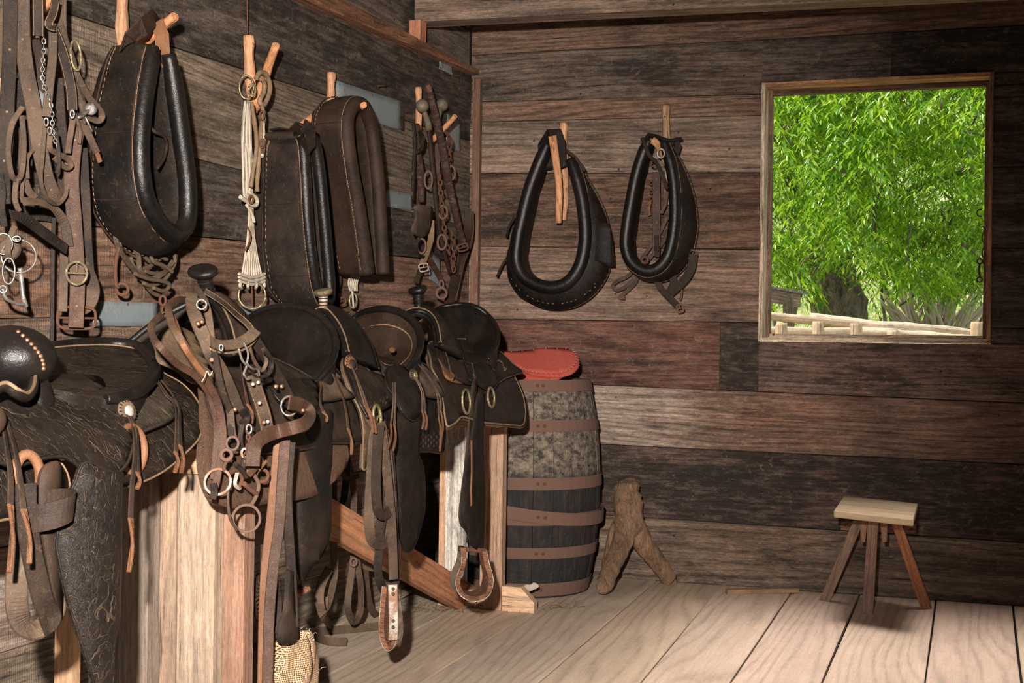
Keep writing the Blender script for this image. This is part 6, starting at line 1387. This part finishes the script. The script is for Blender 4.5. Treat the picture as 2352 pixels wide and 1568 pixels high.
hs(j_, [(372, 722, .52), (348, 748, .56), (352, 775, .60), (368, 796), (406, 835), (448, 862), (478, 900), (494, 950), (498, 1000), (494, 1050), (490, 1100)], 16, .65, 'redstrap', tw=.15)
hs(j_, [(386, 706, .52), (402, 740, .6), (420, 790), (446, 830), (470, 860)], 13, .67, 'tanstrap', tw=.1)
ht(j_, [(488, 852, .69), (482, 862, .69), (476, 852, .69), (470, 866, .69), (464, 876, .69)], 1.2, .69, 'rope', 'string'); hring(j_, 500, 1106, 30, 3.4, .67, 'steelworn', n=(.3, -.9, .3)); hs(j_, [(490, 1110), (492, 1130), (488, 1146)], 16, .68, 'darkstrap', tw=0)
l_ = thing('curb_bit', 'rusty curb bit with two large rings dangling below the halter', 'bit', atX(560, 1200, .66), 'bridles heaped over the second saddle')
hs(l_, [(528, 940), (532, 985), (536, 1005)], 18, .66, 'dusty'); hring(l_, 534, 1018, 15, 3.2, .68, 'hoop', sx=.9); hring(l_, 520, 1044, 12, 4.5, .68, 'hoop', sx=1); hring(l_, 562, 1040, 10, 3, .69, 'steelworn', sx=.7); hring(l_, 572, 985, 10, 3, .70, 'steel', sx=.6)
ht(l_, [(524, 1052), (514, 1074), (524, 1085), (542, 1080), (556, 1098), (548, 1120)], 4.5, .68, 'iron', 'bit_shank'); ht(l_, [(564, 1058), (580, 1085), (594, 1112), (588, 1140), (578, 1158)], 5, .69, 'hoop', 'bit_shank'); ht(l_, [(540, 1065), (556, 1080), (566, 1096)], 6, .69, 'darkstrap', 'bit_bar'); ht(l_, [(560, 1110), (578, 1126), (590, 1134)], 6, .69, 'iron', 'bit_bar')
hring(l_, 566, 1190, 31, 3.4, .68, 'hoop', n=(.5, -.8, .2)); hring(l_, 602, 1092, 14, 4, .69, 'iron'); hs(l_, [(524, 1115), (524, 1160), (530, 1195), (545, 1216)], 6, .69, 'dusty', name='thong'); hs(l_, [(582, 1040), (600, 1060), (584, 1078), (572, 1090)], 14, .70, 'redstrap'); hs(l_, [(596, 1078), (612, 1058)], 7, .71, 'rawhide', name='thong')
hs(l_, [(556, 975), (552, 1010), (560, 1050), (556, 1080)], 12, .67, 'darkstrap'); hs(l_, [(578, 1010), (574, 1050), (570, 1090)], 10, .68, 'dusty'); chain(l_, [(566, 990), (572, 1015), (564, 1045), (570, 1070)], 14, 2.2, .70, 'iron'); hs(l_, [(545, 1085), (540, 1112), (552, 1122)], 9, .68, 'steelworn', name='bit_bar')
# J: straps trailing behind the rack onto the floor
m_ = thing('rein', 'long brown rein hanging in loops behind the rack and trailing onto the floor', 'rein', atZ(740, 1462, 0))
hs(m_, [(766, 1060, .30), (766, 1145, .32), (766, 1246, .33), (769, 1310, .33), (760, 1366, .33), (748, 1398, .34), (746, 1370, .33)], 17, .33, 'dusty', tw=.2)
P = cat_path([atX(756, 1306, .36), atX(738, 1344, .37), atX(734, 1382, .38), atX(746, 1420, .39), atZ(762, 1436, .015)], 7); MB().strap(P, .028, .005, (.6, -.7, .2)).build('strap', M['dusty'], m_)
P = cat_path([atZ(880, 1436, .016), atZ(815, 1443, .016), atZ(750, 1448, .016), atZ(728, 1452, .016), atZ(726, 1462, .016), atZ(755, 1472, .016), atZ(797, 1474, .016)], 8); MB().strap(P, .029, .005, [((0, -1, 0.1)) and V((0, -1, .05)) if 6 < i < 40 and i not in (24, 25, 26, 27, 28, 29, 30, 31) else V((-1, -.5, .05)) if i in (26, 27, 28, 29) else V((0, -1, .05)) for i in range(len(P))]).build('strap', M['dusty'], m_, label='strap end standing on edge on the floor')
n_2 = thing('strap', 'dark doubled strap hanging in a loop behind the slanting brace', 'strap', atX(814, 1429, .22))
hs(n_2, [(797, 1050, .26), (796, 1090, .26), (790, 1145, .26), (784, 1170, .26)], 17, .26, 'black', tw=.1); hs(n_2, [(800, 1060), (812, 1120), (812, 1200), (811, 1286), (803, 1344), (799, 1395), (812, 1428), (828, 1405), (829, 1350), (822, 1300), (816, 1240)], 16, .24, 'dusty', tw=.2); hring(n_2, 812, 1290, 9, 3, .26, 'hoop', sx=.8)
hs(n_2, [(786, 1086), (800, 1100), (824, 1092)], 12, .27, 'darkstrap')
o_2 = thing('strap', 'brown buckled strap lying along the foot of the left wall', 'strap', atX(890, 1412, .10))
hs(o_2, [(838, 1300, .16), (843, 1355, .15), (852, 1396, .14), (872, 1416, .12), (900, 1408, .10), (925, 1392, .06)], 17, .10, 'dusty', tw=.1); hs(o_2, [(905, 1402, .07), (925, 1384, .06), (951, 1370, .05)], 22, .06, 'darkstrap', tw=0, stitch=True)
hs(o_2, [(826, 1286, .18), (840, 1300, .17), (868, 1306, .17)], 16, .17, 'suede')
# K: hooded stirrup behind the sack
p_ = thing('hooded_stirrup', 'laced leather stirrup hood hanging behind the orange strap, above the sack', 'stirrup', atX(598, 1430, .52))
mb = MB(); c = atX(604, 1372, .54); mb.ball(c, .058, 18, (.7, .55, 1.05)); mb.build('leather_hood', M['brown'], p_)
mb = MB(); 
for i in range(9): q = atX(590+abs(i-4)*1.4, 1338+i*9, .57); mb.tube([q+V((0, -.006, -.003)), q+V((.004, .016, .006))], .003, 6)
mb.build('lacing', M['darkstrap'], p_); hs(p_, [(604, 1250), (603, 1300), (602, 1340)], 12, .56, 'darkstrap'); hs(p_, [(598, 1410), (597, 1440), (600, 1462)], 5, .56, 'darkstrap', name='thong')
MB().tube([atX(676, 1372, .52), atX(690, 1356, .54), atX(712, 1350, .56)], [.016, .014, .007], 8).build('wooden_tread', M['stirrupwood'], p_)
hs(p_, [(683, 1300), (686, 1330), (684, 1352)], 16, .53, 'tanstrap')
# straw and dust along the foot of the rack
dz = thing('straw', 'wisps of straw along the foot of the rack and wall', 'straw', atZ(960, 1400, 0), kind='stuff'); rs = random.Random(9); mb = MB()
for i in range(170):
    px_ = rs.choice([rs.uniform(900, 1120), rs.uniform(940, 1090), rs.uniform(1120, 1330)]); p = atZ(px_, 1395+rs.uniform(-8, 14)-max(0, px_-1200)*.06, .003)
    a = rs.uniform(0, PI); L_ = rs.uniform(.008, .035); q = p+V((math.cos(a)*L_, math.sin(a)*L_, rs.uniform(0, .01))); mb.tube([p, p.lerp(q, .5)+V((0, 0, .003)), q], .0007, 4)
o = mb.build('straw_wisps', M['suede'], dz); o['kind'] = 'stuff'
ch = thing('paper_scrap', 'torn pale paper scrap at the foot of the barrel on the wood block', 'scrap', atZ(1216, 1350, .05)+V((0, 0, 0)))
mb = MB(); c = atY(1218, 1347, -.80); mb.sheet([(-.04, -.006), (-.02, .012), (.0, .008), (.02, .014), (.045, .010), (.03, -.008), (.005, -.018), (-.02, -.012)], lambda a, b, t_: c+V((a*.8, -t_-.02*a, b+.004*math.sin(a*90))), .0015, .012); mb.build('scrap', M['rope'], ch)
